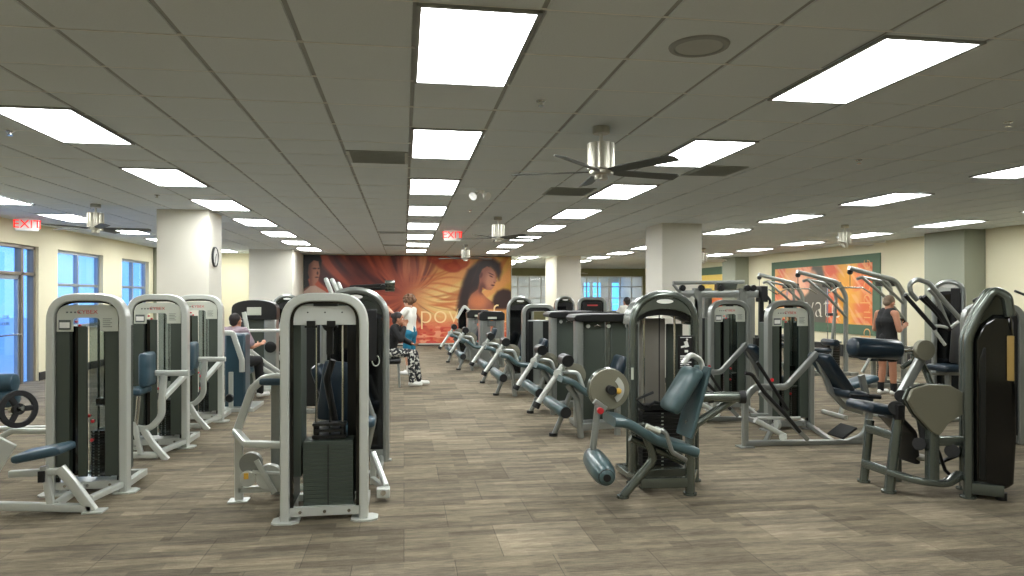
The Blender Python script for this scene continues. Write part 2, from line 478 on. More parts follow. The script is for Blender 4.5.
# far glazing: white mullions, panes
g = G(); n = 14
for i in range(n+1):
    X = gx0 + .03 + (gx1-gx0-.06)*i/n; g.box2((X-.025, YF-.01, .9), (X+.025, YF+.08, 2.62))
for z in (.93, 1.55, 2.1, 2.59): g.box2((gx0, YF-.005, z-.025), (gx1, YF+.075, z+.025))
o = struct(g, 'window_3', 'white', bevel=.004)
G().box2((gx0, YF+.03, .9), (gx1, YF+.036, 2.62)).build('pane', 'glass', o, smooth=0)
# blue daylight windows in the room beyond
dayl = emat('daylit_pane', (70, 150, 225), 1.1)
for k, (p0, p1, pt, pb) in enumerate(((584, 589, 283, 300), (593, 600, 283, 305), (612, 625, 283, 325))):
    a = at(p0, pt, YF+4.3); b = at(p1, pb, YF+4.3)
    fr = struct(G().box2((a.x-.06, YF+4.24, b.z-.06), (b.x+.06, YF+4.3, a.z+.06)), 'window_%d' % (4+k), 'white', bevel=.004)
    q = G().box2((a.x, YF+4.22, b.z), (b.x, YF+4.25, a.z)).build('pane', dayl, fr, smooth=0)
    m_ = (a.x+b.x)/2; G().box2((m_-.02, YF+4.2, b.z), (m_+.02, YF+4.23, a.z)).box2((a.x, YF+4.2, (a.z+b.z)/2-.02), (b.x, YF+4.23, (a.z+b.z)/2+.02)).build('mullion', 'white', fr)

# ---------------------------------------------------------------- the back mural (a printed picture on a thin panel)
def sm(a, b, x): t = np.clip((x-a)/(b-a), 0, 1); return t*t*(3-2*t)
def ell(u, v, cx, cy, rx, ry, soft=.15, rot=0.):
    c, s_ = math.cos(rot), math.sin(rot); du, dv = u-cx, v-cy
    d = np.sqrt(((du*c+dv*s_)/rx)**2 + ((-du*s_+dv*c)/ry)**2); return 1-sm(1-soft, 1+soft, d)
def poly(u, v, pts, soft=4.):
    """soft inside-mask of a polygon in picture units"""
    ins = np.zeros_like(u, bool); d = np.full_like(u, 1e9); n = len(pts)
    for i in range(n):
        (x0, y0), (x1, y1) = pts[i], pts[(i+1) % n]
        c = ((y0 > v) != (y1 > v)) & (u < (x1-x0)*(v-y0)/((y1-y0) or 1e-9)+x0); ins ^= c
        L = (x1-x0)**2+(y1-y0)**2; t = np.clip(((u-x0)*(x1-x0)+(v-y0)*(y1-y0))/L, 0, 1)
        d = np.minimum(d, np.hypot(u-x0-t*(x1-x0), v-y0-t*(y1-y0)))
    return sm(-soft, soft, np.where(ins, d, -d))
rs = np.random.RandomState(5)
def vnoise(u, v, seed=0):
    r = np.random.RandomState(seed); tb = r.rand(64, 64)
    iu, iv = np.floor(u).astype(int), np.floor(v).astype(int); fu, fv = u-iu, v-iv
    fu, fv = fu*fu*(3-2*fu), fv*fv*(3-2*fv); g_ = lambda a, b: tb[a % 64, b % 64]
    return (g_(iu, iv)*(1-fu)+g_(iu+1, iv)*fu)*(1-fv)+(g_(iu, iv+1)*(1-fu)+g_(iu+1, iv+1)*fu)*fv
def mix(c, col, m): return c*(1-m[..., None]) + np.array(col, float)*m[..., None]
def picture(name, parent, P0, U, V, nu, nv, img, rough=.45):
    """a mesh sheet nu x nv whose print is img[v, u] in sRGB"""
    g = G(); P0, U, V = Vector(P0), Vector(U), Vector(V)
    vs = [P0 + U*(i/(nu-1)) + V*(j/(nv-1)) for j in range(nv) for i in range(nu)]
    fs = [(j*nu+i, j*nu+i+1, (j+1)*nu+i+1, (j+1)*nu+i) for j in range(nv-1) for i in range(nu-1)]
    me = bpy.data.meshes.new(name); me.from_pydata(vs, [], fs); me.update()
    ca = me.color_attributes.new('print', 'FLOAT_COLOR', 'POINT')
    a = np.clip(img, 0, 255)/255; a = np.where(a <= .04045, a/12.92, ((a+.055)/1.055)**2.4)
    ca.data.foreach_set('color', np.concatenate([a, np.ones(a.shape[:2]+(1,))], -1).reshape(-1).astype(np.float32))
    o = bpy.data.objects.new(name, me); COL.objects.link(o)
    if parent is not None: o.parent = parent
    m = bpy.data.materials.new(name+'_print'); m.use_nodes = True; p = m.node_tree.nodes['Principled BSDF']
    at_ = m.node_tree.nodes.new('ShaderNodeAttribute'); at_.attribute_name = 'print'
    m.node_tree.links.new(at_.outputs['Color'], p.inputs['Base Color']); p.inputs['Roughness'].default_value = rough
    me.materials.append(m); return o
def back_mural():
    x0, x1, z0, z1 = -3.19, 3.55, .05, 2.96
    nu, nv = 520, 230
    u, v = np.meshgrid(np.linspace(10, 985, nu), np.linspace(500, 75, nv))     # picture units, v downwards
    base = np.array([[96, 40, 32]], float)*np.ones(u.shape+(3,))
    c = base
    c = mix(c, (134, 60, 42), sm(80, 420, u)); c = mix(c, (184, 106, 62), sm(380, 620, u)*.9); c = mix(c, (206, 162, 92), sm(540, 700, u))
    c = mix(c, (222, 194, 132), ell(u, v, 690, 300, 150, 90, .8)); c = mix(c, (190, 146, 64), sm(880, 985, u))
    # curving petals sweeping out of the centre
    dx, dy = u-500, v-262; rr = np.hypot(dx, dy); an = np.arctan2(dy, dx)+rr*.0016*np.sign(dx)
    w = vnoise(an*7+40, rr*.004+3, 1)*.65 + vnoise(an*17+80, rr*.008+9, 2)*.35
    st = sm(.5, .72, w)*sm(30, 140, rr); c = mix(c, (216, 144, 92), st*.6*sm(300, 560, u)); c = mix(c, (186, 92, 60), st*.7*(1-sm(300, 560, u)))
    dk = sm(.48, .3, w)*sm(30, 140, rr); c = mix(c, (64, 22, 20), dk*.7*(1-sm(520, 700, u))); c = mix(c, (160, 78, 40), dk*.55*sm(520, 700, u))
    for k in range(9):
        yc = 150+k*24; m_ = ell(u, v, 620+8*k, yc+16*np.sin((u-520)*.018+k), 110-4*k, 5, .9, -.25+.07*k); c = mix(c, (176, 92, 50), m_*.6)
    for (cx, cy, rx, ry, ro) in ((670, 100, 56, 42, .2), (742, 96, 40, 40, -.3), (700, 130, 44, 24, .1), (612, 88, 30, 22, .3)):
        m_ = ell(u, v, cx, cy, rx, ry, .2, ro); c = mix(c, (166, 66, 40), m_*.75); c = mix(c, (196, 96, 50), ell(u, v, cx+4, cy-6, rx*.6, ry*.6, .4, ro)*.5)
    # red and pink blossom field along the bottom
    m_ = sm(385, 430, v)*sm(470, 560, u); c = mix(c, (206, 96, 74), m_*.75)
    c = mix(c, (226, 164, 130), sm(.45, .7, vnoise(u*.03, v*.09, 6))*m_*.8); c = mix(c, (186, 52, 46), sm(.6, .75, vnoise(u*.06+5, v*.12, 7))*m_*.7)
    c = mix(c, (214, 130, 96), sm(375, 400, v)*(1-sm(410, 440, v))*sm(560, 600, u)*.5)
    # man at the left edge: hair, face, shoulders
    c = mix(c, (16, 12, 12), poly(u, v, [(0, 60), (80, 60), (92, 100), (84, 140), (30, 190), (40, 240), (0, 250)], 6))
    sk = poly(u, v, [(34, 120), (56, 98), (78, 104), (84, 140), (84, 165), (76, 196), (62, 212), (66, 226), (108, 248), (116, 262), (0, 262), (6, 240), (40, 218), (38, 190), (30, 160)], 3)
    c = mix(c, (158, 106, 84), sk); c = mix(c, (84, 48, 40), sk*(1-sm(30, 62, u))*.85)
    for (cx, cy, rx, ry) in ((60, 138, 9, 4), (78, 138, 5, 4), (70, 180, 9, 3), (73, 160, 4, 8)): c = mix(c, (62, 34, 30), ell(u, v, cx, cy, rx, ry, .5)*.8)
    c = mix(c, (176, 156, 142), poly(u, v, [(8, 250), (40, 222), (66, 220), (112, 250), (120, 270), (0, 270)], 3)*.8)
    # woman bent over, hair falling left
    hair = np.maximum.reduce([poly(u, v, [(812, 110), (850, 84), (900, 84), (932, 108), (938, 150), (926, 190), (908, 150), (884, 128), (850, 140), (838, 190), (826, 235), (790, 262), (772, 330), (722, 336), (734, 270), (752, 196), (776, 140)], 14)])
    c = mix(c, (40, 26, 26), hair*.93); c = mix(c, (74, 46, 40), hair*sm(.55, .8, vnoise((u+v*.4)*.08, v*.012, 31))*.5)
    sk = poly(u, v, [(846, 136), (868, 122), (892, 134), (906, 150), (910, 166), (908, 178), (917, 196), (907, 202), (906, 210), (900, 216), (899, 226), (886, 240), (866, 238), (846, 226), (842, 252), (864, 276), (896, 300), (902, 334), (780, 334), (778, 288), (796, 258), (826, 236), (832, 204), (830, 168)], 3)
    c = mix(c, (150, 96, 78), sk); c = mix(c, (204, 146, 116), sk*ell(u, v, 886, 196, 26, 44, .6)*.75); c = mix(c, (206, 128, 84), sk*ell(u, v, 826, 296, 46, 34, .6)*.8); c = mix(c, (96, 56, 48), sk*ell(u, v, 844, 232, 16, 26, .6)*.8)
    for (cx, cy, rx, ry, ro, q_) in ((888, 160, 15, 2.6, .45, .8), (888, 172, 10, 3, .5, .8), (904, 202, 6, 2.4, .5, .6), (896, 216, 9, 3.4, .15, .85), (838, 166, 8, 15, .3, .5)): c = mix(c, (66, 30, 30), ell(u, v, cx, cy, rx, ry, .5, ro)*q_)
    c = mix(c, (48, 28, 28), poly(u, v, [(902, 268), (918, 246), (946, 234), (972, 238), (1000, 256), (1000, 334), (908, 334), (894, 300)], 10)*.9)
    c = np.clip((c-128)*1.1+122, 0, 255); c = c*(1+.07*(rs.rand(*u.shape)[..., None]-.5))
    mu = empty('wall_mural', (0, YB-.02, 0), 'wide orange and gold mural of a bowed dark-haired woman on the back wall, reading power', 'mural')
    G().box2((x0, -.0, z0), (x1, .018, z1)).build('backing_board', 'dark', mu, bevel=.003)
    picture('printed_sheet', mu, (x0+.01, -.003, z0+.03), (x1-x0-.02, 0, 0), (0, 0, z1-z0-.05), nu, nv, c)
    G().box2((x0, -.012, z0-.01), (x1, .018, z0+.03)).build('bottom_edge', 'placard', mu)
    a = at(419, 315, YB-.03)
    text('powerful', .9, (a.x, -.006, a.z), mu, mat('print_cream', (236, 206, 150), .6), name='lettering', align='LEFT', ext=.001, thin=.014)
back_mural()

def right_mural():
    ya, yb = 15.77, 20.95; z0, z1 = .62, 2.7
    mu = empty('wall_mural', (XR-.001, 0, 0), 'green-bordered orange and pink mural on the cream right wall behind the pulldown stations', 'mural')
    G().box2((-.03, ya, z0), (0, yb, z1)).build('green_border', 'green', mu, bevel=.004)
    nu, nv = 300, 130; u, v = np.meshgrid(np.linspace(0, 100, nu), np.linspace(0, 45, nv))
    c = np.array([[226, 120, 84]], float)*np.ones(u.shape+(3,))
    c = mix(c, (232, 164, 88), sm(.4, .7, vnoise(u*.12, v*.3, 11))); c = mix(c, (226, 96, 66), sm(52, 60, u)*(1-sm(66, 74, u))*.8)
    c = mix(c, (230, 166, 60), sm(66, 74, u)*(1-sm(80, 90, u))*.9); c = mix(c, (222, 110, 60), sm(88, 94, u)*.8)
    c = mix(c, (222, 176, 160), ell(u, v, 30, 22, 20, 22, .5)*.7); c = mix(c, (240, 190, 150), sm(.55, .7, vnoise((u+v*.8)*.5, (u-v)*.06, 13))*.5)
    c = mix(c, (92, 88, 78), poly(u, v, [(34, -2), (58, -2), (60, 26), (54, 45), (44, 46), (40, 24), (32, 18)], 1.5)); c = mix(c, (206, 150, 120), ell(u, v, 44, 36, 5, 6, .3)*.9)
    picture('printed_sheet', mu, (-.034, yb-.22, z0+.26), (0, -(yb-ya-.5), 0), (0, 0, z1-z0-.48), nu, nv, c)
    rr = (PI/2, 0, -PI/2); lw = mat('print_white', (226, 224, 206), .6)
    a = atX(826, 322, XR-.04); text('elevate', 1.0, (-.038, 18.75, 1.32), mu, lw, rr, align='CENTER', ext=.001, thin=.024)
    text('purpose', .62, (-.038, 16.2, 1.55), mu, mat('print_peach', (236, 176, 110), .6), (PI, -PI/2, 0), align='CENTER', ext=.001, thin=.014)
    return mu
right_mural()
# third mural, far wall
mu = empty('wall_mural', (XR-.001, 0, 0), 'far green-bordered mural on the right wall glimpsed beside the thick middle column', 'mural')
G().box2((-.03, 23.7, .62), (0, 28.6, 2.74)).build('green_border', 'green', mu)
nu, nv = 90, 50; u, v = np.meshgrid(np.linspace(0, 1, nu), np.linspace(0, 1, nv))
c = mix(np.array([[226, 104, 60]], float)*np.ones(u.shape+(3,)), (226, 196, 100), sm(.35, .75, v+.15*vnoise(u*6, v*9, 21)))
picture('printed_sheet', mu, (-.034, 28.4, .85), (0, -4.5, 0), (0, 0, 1.6), nu, nv, c)

# ================================================================= CEILING FIXTURES
def light_fixture():
    r = empty('ceiling_light', (0, 0, CEIL), '', 'ceiling light', 'recessed ceiling lights')
    W, L = .6, 1.21
    G().box2((-W/2, -L/2, -.014), (-W/2+.022, L/2, 0)).box2((W/2-.022, -L/2, -.014), (W/2, L/2, 0)).box2((-W/2, -L/2, -.014), (W/2, -L/2+.022, 0)).box2((-W/2, L/2-.022, -.014), (W/2, L/2, 0)).build('frame', 'tee', r)
    G().box2((-W/2+.02, -L/2+.02, -.009), (W/2-.02, L/2-.02, -.002)).build('diffuser', 'light', r)
    return r
cols = {'A': (.36, 3.3, 8, 'second'), 'B': (-2.69, 5.52, 7, ''), 'C': (2.8, 3.33, 8, ''), 'D': (6.68, 5.9, 9, ''), 'E': (10.1, 8.7, 8, ''), 'F': (-5.72, 7.72, 6, '')}
where = {'A': 'in the row above the central aisle', 'B': 'in the first row left of the aisle', 'C': 'in the first row right of the aisle',
         'D': 'in the row right of the columns', 'E': 'in the row nearest the right wall', 'F': 'in the row nearest the windows'}
ordn = ['nearest', 'second nearest', 'third', 'fourth', 'fifth', 'sixth', 'seventh', 'eighth', 'ninth']
fx = light_fixture(); first = True
for key, (X, Y0, n, _) in cols.items():
    for k in range(n):
        Y = Y0 + 2.44*k + .61
        lab = 'bright white ceiling light panel, %s %s' % (ordn[k], where[key])
        if first: fx.location = (X, Y, CEIL); fx['label'] = lab; first = False
        else: again(fx, (X, Y, CEIL), lab)
again(fx, (-5.3, 21.9, CEIL), 'dim far ceiling light panel left of the far-left wall column')
for k, Y in enumerate((24, 26.4, 28.9)):   # deep part of the hall
    again(fx, (3.95+.3, Y, CEIL), 'white ceiling light panel in the deep end, %s' % ('nearer the mural wall', 'midway to the glazing', 'by the glazed partition')[k])
# panels over and behind the viewer and in the room beyond the glazing
for k, (X, Y) in enumerate(((.36, 1.4), (-2.69, 1.3), (6.68, 1.6), (3.0, -1.2), (-5.72, 1.3))):
    again(fx, (X, Y, CEIL), 'ceiling light panel over the near end of the hall, outside the picture')
for X in (5.2, 7.6, 9.6): again(fx, (X, YF+2.2, ZC-.02), 'ceiling light panel in the room beyond the far glazing')

def ceiling_fan(blade_m):
    r = empty('ceiling_fan', (0, 0, CEIL), '', 'ceiling fan', 'nickel ceiling fans')
    G().lathe([(0, .066), (.006, .07), (.05, .07), (.056, .064)], (0, 0, 0), (0, 0, -1)).build('canopy', 'fan', r)
    G().cyl((0, 0, -.05), (0, 0, -.14), .014).build('downrod', 'fan', r)
    g = G(); n = 48; prof = [(.105 + (.006 if (k//2) % 2 else -.004)) for k in range(n)]
    ring = [Vector((prof[k]*math.cos(2*PI*k/n), prof[k]*math.sin(2*PI*k/n), -.135)) for k in range(n)]
    g.prism(ring, (0, 0, -.21)); g.build('motor_housing', 'fan', r, smooth=20)
    G().lathe([(0, .08), (.02, .1), (.045, .1), (.05, .055), (.085, .055), (.09, .045)], (0, 0, -.34), (0, 0, -1)).build('hub', 'fan', r)
    for k in range(5):
        a = 2*PI*k/5+.25; ca, sa = math.cos(a), math.sin(a); u = Vector((ca, sa, 0)); v = Vector((-sa, ca, 0)); z = Vector((0, 0, 1)); tl = v*.97-z*.22
        o = Vector((0, 0, -.365))
        pts = [u*.09-tl*.03, u*.2-tl*.055, u*.7-tl*.07, u*.735-tl*.04, u*.735+tl*.05, u*.2+tl*.055, u*.09+tl*.03]
        G().prism([p+o for p in pts], (0, 0, .008)).build('blade', blade_m, r, bevel=.002)
    return r
f1 = ceiling_fan('blade'); f1.location = (1.58, 5.5, CEIL); f1['label'] = 'nickel ceiling fan with dark blades, the largest, before the dark vent'
again(f1, (-4.52, 11.2, CEIL), 'nickel ceiling fan above the left window side')
again(f1, (1.6, 11.95, CEIL), 'nickel ceiling fan just right of the hanging exit sign')
again(f1, (1.6, 18.4, CEIL), 'small distant ceiling fan over the top of the woman mural')
f2 = ceiling_fan('blade_w'); f2.location = (8.34, 12.27, CEIL); f2['label'] = 'ceiling fan with pale blades in front of the right wall mural'
again(f2, (8.34, 18.7, CEIL), 'distant pale-bladed ceiling fan left of the near pale one')
again(f2, (7.2, 29.5, CEIL), 'tiny far ceiling fan before the glazed partition')

def vent(cx, cy, w, l, lab):
    r = empty('ceiling_vent', (cx, cy, CEIL), lab, 'ceiling vent', 'dark ceiling vents')
    G().box2((-w/2, -l/2, -.012), (w/2, l/2, 0)).build('vent_frame', 'vent', r, bevel=.003)
    g = G()
    for k in range(9):
        y = -l/2 + .04 + (l-.08)*k/8; g.obox((0, y, -.014), [Vector((1,0,0)), Vector((0,.97,.24)), Vector((0,-.24,.97))], (w/2-.03, .019, .002))
    g.build('louvres', 'vent', r, smooth=0)
vent(-.25, 7.0, .58, .58, 'dark square ceiling vent left of the aisle light row')
vent(2.12, 8.9, .6, .6, 'dark ceiling vent below the large fan')
vent(3.35, 7.2, .5, .55, 'dim ceiling vent right of the large fan')
vent(-.25, 15.1, .58, .3, 'narrow distant ceiling vent beside the aisle lights')
vent(-.25, 18.8, .58, .3, 'farthest narrow ceiling vent, close to the mural')
r = empty('ceiling_speaker', (1.6, 3.64, CEIL), 'round grey ceiling speaker grille near the top of the view', 'speaker')
G().lathe([(0, .165), (.01, .16), (.014, .135), (.006, .13)], (0, 0, 0), (0, 0, -1), 32).build('rim', 'tee', r)
G().lathe([(0, .13), (.008, .125), (.012, .06), (.013, .02)], (0, 0, 0), (0, 0, -1), 32).build('grille', 'vent', r)
def sprinkler(px, py, lab):
    p = atz(px, py, CEIL); r = empty('sprinkler', (p.x, p.y, CEIL), lab, 'sprinkler', 'small ceiling sprinklers')
    G().lathe([(0, .035), (.006, .03), (.008, .012), (.03, .01), (.032, .022), (.036, .022)], (0, 0, 0), (0, 0, -1), 14).build('sprinkler_head', 'chrome', r)
for px, py, lab in ((541, 101, 'small ceiling sprinkler above the large fan'), (1008, 122, 'sprinkler at the right edge of the ceiling'), (10, 131, 'sprinkler left of the nearest left light panel'),
                    (157, 195, 'sprinkler just above the clock column'), (470, 210, 'sprinkler near the twin emergency lamps'), (859, 160, 'sprinkler between the lights right of the fan')): sprinkler(px, py, lab)
# exit signs
def exit_sign(loc, rz, lab):
    r = empty('exit_sign', loc, lab, 'exit sign', 'exit signs', rz)
    G().box2((-.17, -.025, -.24), (.17, .025, -.02)).build('housing', 'white', r, bevel=.006)
    G().box2((-.03, -.03, -.03), (.03, .03, 0)).build('bracket', 'white', r)
    for s, ry in ((-1, 0), (1, PI)):
        G().box2((-.15, s*.026-.003, -.225), (.15, s*.026+.003, -.035)).build('face_plate', 'white', r)
        text('EXIT', .2, (0, s*.031, -.13), r, 'exit', (PI/2, 0, ry), ext=.001)
exit_sign((.97, 14.2, CEIL), 0, 'red exit sign hanging above the central aisle')
exit_sign((-6.42, 13.2, CEIL), .4, 'red exit sign hanging above the glass door at left')
# emergency twin lamps
r = empty('emergency_light', (.97, 9.0, CEIL), 'twin-headed emergency lamp on the ceiling right of the aisle lights', 'emergency light')
G().lathe([(0, .06), (.025, .055), (.03, .03)], (0, 0, 0), (0, 0, -1)).build('base', 'white', r)
for s in (-1, 1): G().cyl((0, 0, -.02), (s*.07, 0, -.06), .012).lathe([(0, .03), (.05, .055), (.07, .055)], (s*.06, 0, -.05), (s*.5, -.7, -.5)).build('lamp_head', 'white', r)
# clock on the left column
r = empty('wall_clock', (-3.05, 11.98, 2.25), 'round black-rimmed wall clock on the side of the left column', 'clock')
G().lathe([(0, .165), (.03, .165), (.035, .15), (.02, .145)], (0, 0, 0), (1, 0, 0), 32).build('rim', 'dark', r)
G().lathe([(0, .148), (.022, .147)], (0, 0, 0), (1, 0, 0), 32).build('dial', 'white', r)
G().bar((.026, 0, -.01), (.026, .05, .05), .006, .012, (1, 0, 0)).bar((.026, 0, 0), (.026, -.03, -.11), .006, .008, (1, 0, 0)).build('hand', 'inkblack', r)
# outside
struct(G().box2((-60, -20, -.3), (XL-T, 60, -.05)), 'ground', mat('pale_paving', (222, 224, 220), .9))
# ================================================================= TOWERS
V = Vector
def arch(w, h, r, n=8, x0=0., z0=0., y=0.):
    """outline of a round-shouldered upright, bottom left round to bottom right"""
    return fillet([V((x0-w/2, y, z0)), V((x0-w/2, y, h)), V((x0+w/2, y, h)), V((x0+w/2, y, z0))], r, n)
def silver_tower(r, w=.61, h=1.63, front=True, fm='silver', ox=0, oy=0):
    """light pin-select tower; front face towards -y"""
    t = .062; d = .1; rad = .2
    hp = arch(w-t, h-t/2, rad, 10, ox, .012, oy+d/2)
    g = G().sweep(hp, rrect(d, t, .008, 1), (0, 1, 0))
    g.box((ox, oy+d/2, .07), (w-t*1.6, .05, .06))
    for s in (-1, 1):
        g.prism([V((ox+s*(w/2-t/2)+x*.09-.0, oy+d/2+y*.085, 0)) for x, y in ((-1, -.6), (-.6, -1), (.6, -1), (1.1, -.6), (1.1, .6), (.6, 1), (-.6, 1), (-1, .6))], (0, 0, .012))
    g.build('hoop_frame', fm, r, smooth=30)
    for x in (-.17, 0, .17): G().cyl((ox+x, oy+d/2-.032, .07), (ox+x, oy+d/2-.022, .07), .012, n=10).build('bolt', 'chrome', r)
    wi = w-2*t; D = .34
    # inner black rim
    hi = h-t-.004
    o_ = arch(wi-.004, hi+.018, rad-.05, 8, ox, .1, oy+.035); i_ = arch(wi-.05, hi-.012, rad-.07, 8, ox, .1, oy+.035)
    G().frame(o_, i_, (0, .03, 0)).build('inner_rim', 'black', r)
    if front:
        for a, b, m_ in ((-wi/2+.004, -wi/2+.105, 'side_panel'), (-.075, -.005, 'centre_panel'), (wi/2-.115, wi/2-.004, 'side_panel')):
            G().box2((ox+a, oy+.03, .14), (ox+b, oy+.05+(D-.06 if m_ == 'side_panel' else 0), h-.27)).build(m_, 'panel', r, bevel=.004)
        G().box2((ox-wi/2+.105, oy+.085, .14), (ox-.075, oy+.1, h-.27)).build('recess_panel', 'black', r)
        # placard with its notch
        dz = h-1.63
        hw = wi/2-.012; y = oy+.024; zt, zb = h-t-.032, 1.32+dz
        out = fillet([V((ox-hw, y, zb)), V((ox-hw, y, zt)), V((ox+hw, y, zt)), V((ox+hw, y, zb))], .15, 7)
        nt = fillet([V((ox+.095, y, zb)), V((ox+.095, y, 1.43+dz)), V((ox-.11, y, 1.43+dz)), V((ox-.11, y, zb))], .035, 4)
        pl = G().prism(out+nt, (0, .012, 0)).build('placard', 'placard', r, smooth=20)
        text('CYBEX', .044, (ox, y-.002, 1.478+dz), pl, 'logored', ext=.001, sx=1.15)
        G().box2((ox-.215, y-.004, 1.335+dz), (ox-.125, y, 1.415+dz)).build('rep_counter', 'ink', pl, bevel=.002)
        G().box2((ox-.207, y-.006, 1.35+dz), (ox-.133, y-.003, 1.395+dz)).build('counter_window', 'white', pl)
        g = G()
        for k in range(5): g.box2((ox+.115, y-.002, 1.355+dz+.016*k), (ox+.185-.012*(k % 2), y, 1.36+dz+.016*k))
        for k in range(4): g.box2((ox-.16+.03*k, y-.002, 1.47+dz), (ox-.145+.03*k, y, 1.482+dz))
        g.build('printed_lines', 'ink', pl)
        for (x, z) in ((-.085, 1.40+dz), (-.058, 1.37+dz)): G().lathe([(0, .009), (.02, .011), (.028, .008)], (ox+x, oy+.04, z), (0, -1, 0), 12).build('selector_knob', 'red', r)
    else:
        hw = wi/2-.004; y = oy+.05; zt, zb = h-t-.03, 1.40
        out = fillet([V((ox-hw, y, zb)), V((ox-hw, y, zt)), V((ox+hw, y, zt)), V((ox+hw, y, zb))], .16, 7)
        nt = []
        pl = G().prism(out, (0, .02, 0)).build('top_plate', 'silver', r, smooth=20, bevel=.002)
        g = G()
        for x in (-.095, .045): g.box2((ox+x-.03, y-.03, 1.39), (ox+x+.03, y+.01, 1.43)).box2((ox+x-.045, y-.02, 1.38), (ox+x+.045, y+.01, 1.395))
        for x in (-.12, 0.0, .12): g.cyl((ox+x, y-.004, 1.49), (ox+x, y, 1.49), .006, n=8)
        g.build('clip', 'dark', pl, bevel=.002)
        G().box2((ox-.08, y-.008, 1.535), (ox+.09, y+.03, 1.552)).build('slot_trim', 'dark', pl)
        G().box2((ox-wi/2+.004, oy+.05, .1), (ox-wi/2+.018, oy+.42, 1.41)).box2((ox-wi/2+.018, oy+.11, .3), (ox-.175, oy+.125, 1.41)).box2((ox-.19, oy+.125, .3), (ox-.175, oy+.4, 1.41)).build('side_panel', 'panel', r, bevel=.002)
        G().box2((ox+wi/2-.018, oy+.05, .1), (ox+wi/2-.004, oy+.42, 1.41)).box2((ox+.13, oy+.4, .1), (ox+wi/2-.018, oy+.415, 1.41)).build('side_panel', 'dark', r, bevel=.002)
    # guide rods and weight stack
    sx = ox+.07 if front else ox+.02
    for x in ((-.045, .045) if front else (-.095, .095)): G().cyl((sx+x, oy+.17, .1), (sx+x, oy+.17, h-.12 if front else 1.42), .009, n=10).build('guide_rod', 'chrome', r)
    g = G(); n = 16; sw, z0 = (.15, .12) if front else (.35, .095); zt = .56 if not front else .50
    for k in range(n): g.box2((sx-sw/2, oy+(.1 if front else .07), z0+(zt-z0)*k/n), (sx+sw/2, oy+.27, z0+(zt-z0)*(k+1)/n-(.003 if front else .0015)))
    ws = g.build('weight_stack', 'stack' if not front else 'dark', r, bevel=.0015)
    if front:
        g = G()
        for k in range(n):
            for x in (-.055, -.015): g.box2((sx+x-.006, oy+.097, z0+.008+(zt-z0)*k/n), (sx+x+.006, oy+.1, z0+.02+(zt-z0)*k/n))
        g.build('plate_number', 'white', ws)
        G().box2((sx-.01, oy+.085, zt+.01), (sx+.075, oy+.1, zt+.028)).build('weight_pin', 'white', r, bevel=.003)
        for (x, z) in ((-.075, .63), (-.045, .585), (-.05, .43)): G().lathe([(0, .008), (.03, .008), (.03, .014), (.05, .014), (.055, .01)], (sx+x, oy+.1, z), (0, -1, 0), 12).build('selector_knob', 'red', r)
        G().box2((ox-.003, oy+.062, .14), (ox+wi/2-.115, oy+.065, h-.19)).build('clear_shield', 'shield', r, smooth=0)
        # add-on plates and cable carriage seen through the opening
        G().box2((sx-.05, oy+.13, .7), (sx+.05, oy+.22, .76)).cyl((sx, oy+.17, .76), (sx, oy+.17, 1.5), .006, n=8).lathe([(0, .05), (.02, .055), (.04, .05)], (sx, oy+.16, 1.48), (0, 1, 0), 16).build('cable_carriage', 'dark', r)
    else:
        G().box2((sx-.005, oy+.067, z0), (sx+.005, oy+.07, zt-.02)).build('centre_strip', 'dark', ws)
        G().box2((sx-.12, oy+.12, zt+.01), (sx+.12, oy+.25, zt+.03)).box2((sx-.1, oy+.12, zt+.055), (sx+.1, oy+.25, zt+.075)).box2((sx-.12, oy+.13, zt+.1), (sx+.12, oy+.24, zt+.118)).cyl((sx-.095, oy+.17, zt), (sx-.095, oy+.17, zt+.118), .022, n=12).cyl((sx+.095, oy+.17, zt), (sx+.095, oy+.17, zt+.118), .022, n=12).cyl((sx, oy+.18, zt), (sx, oy+.18, 1.45), .006, n=8).box2((sx-.02, oy+.14, 1.18), (sx+.025, oy+.2, 1.4)).build('cable_carriage', 'dark', r)
        G().lathe([(0, .05), (.012, .06), (.025, .05)], (sx, oy+.2, 1.40), (0, 1, 0), 18).build('pulley', 'dark', r)
    # base rails running back
    g = G()
    for s in (-1, 1): g.box2((ox+s*(w/2-t/2)-.025, oy+d, .03), (ox+s*(w/2-t/2)+.025, oy+D+.15, .085))
    g.box2((ox-w/2+.03, oy+D+.1, .03), (ox+w/2-.03, oy+D+.15, .085)).box2((ox-.16, oy+.08, .085), (ox+.2, oy+.29, .1)); g.build('base_rail', fm, r, bevel=.004)

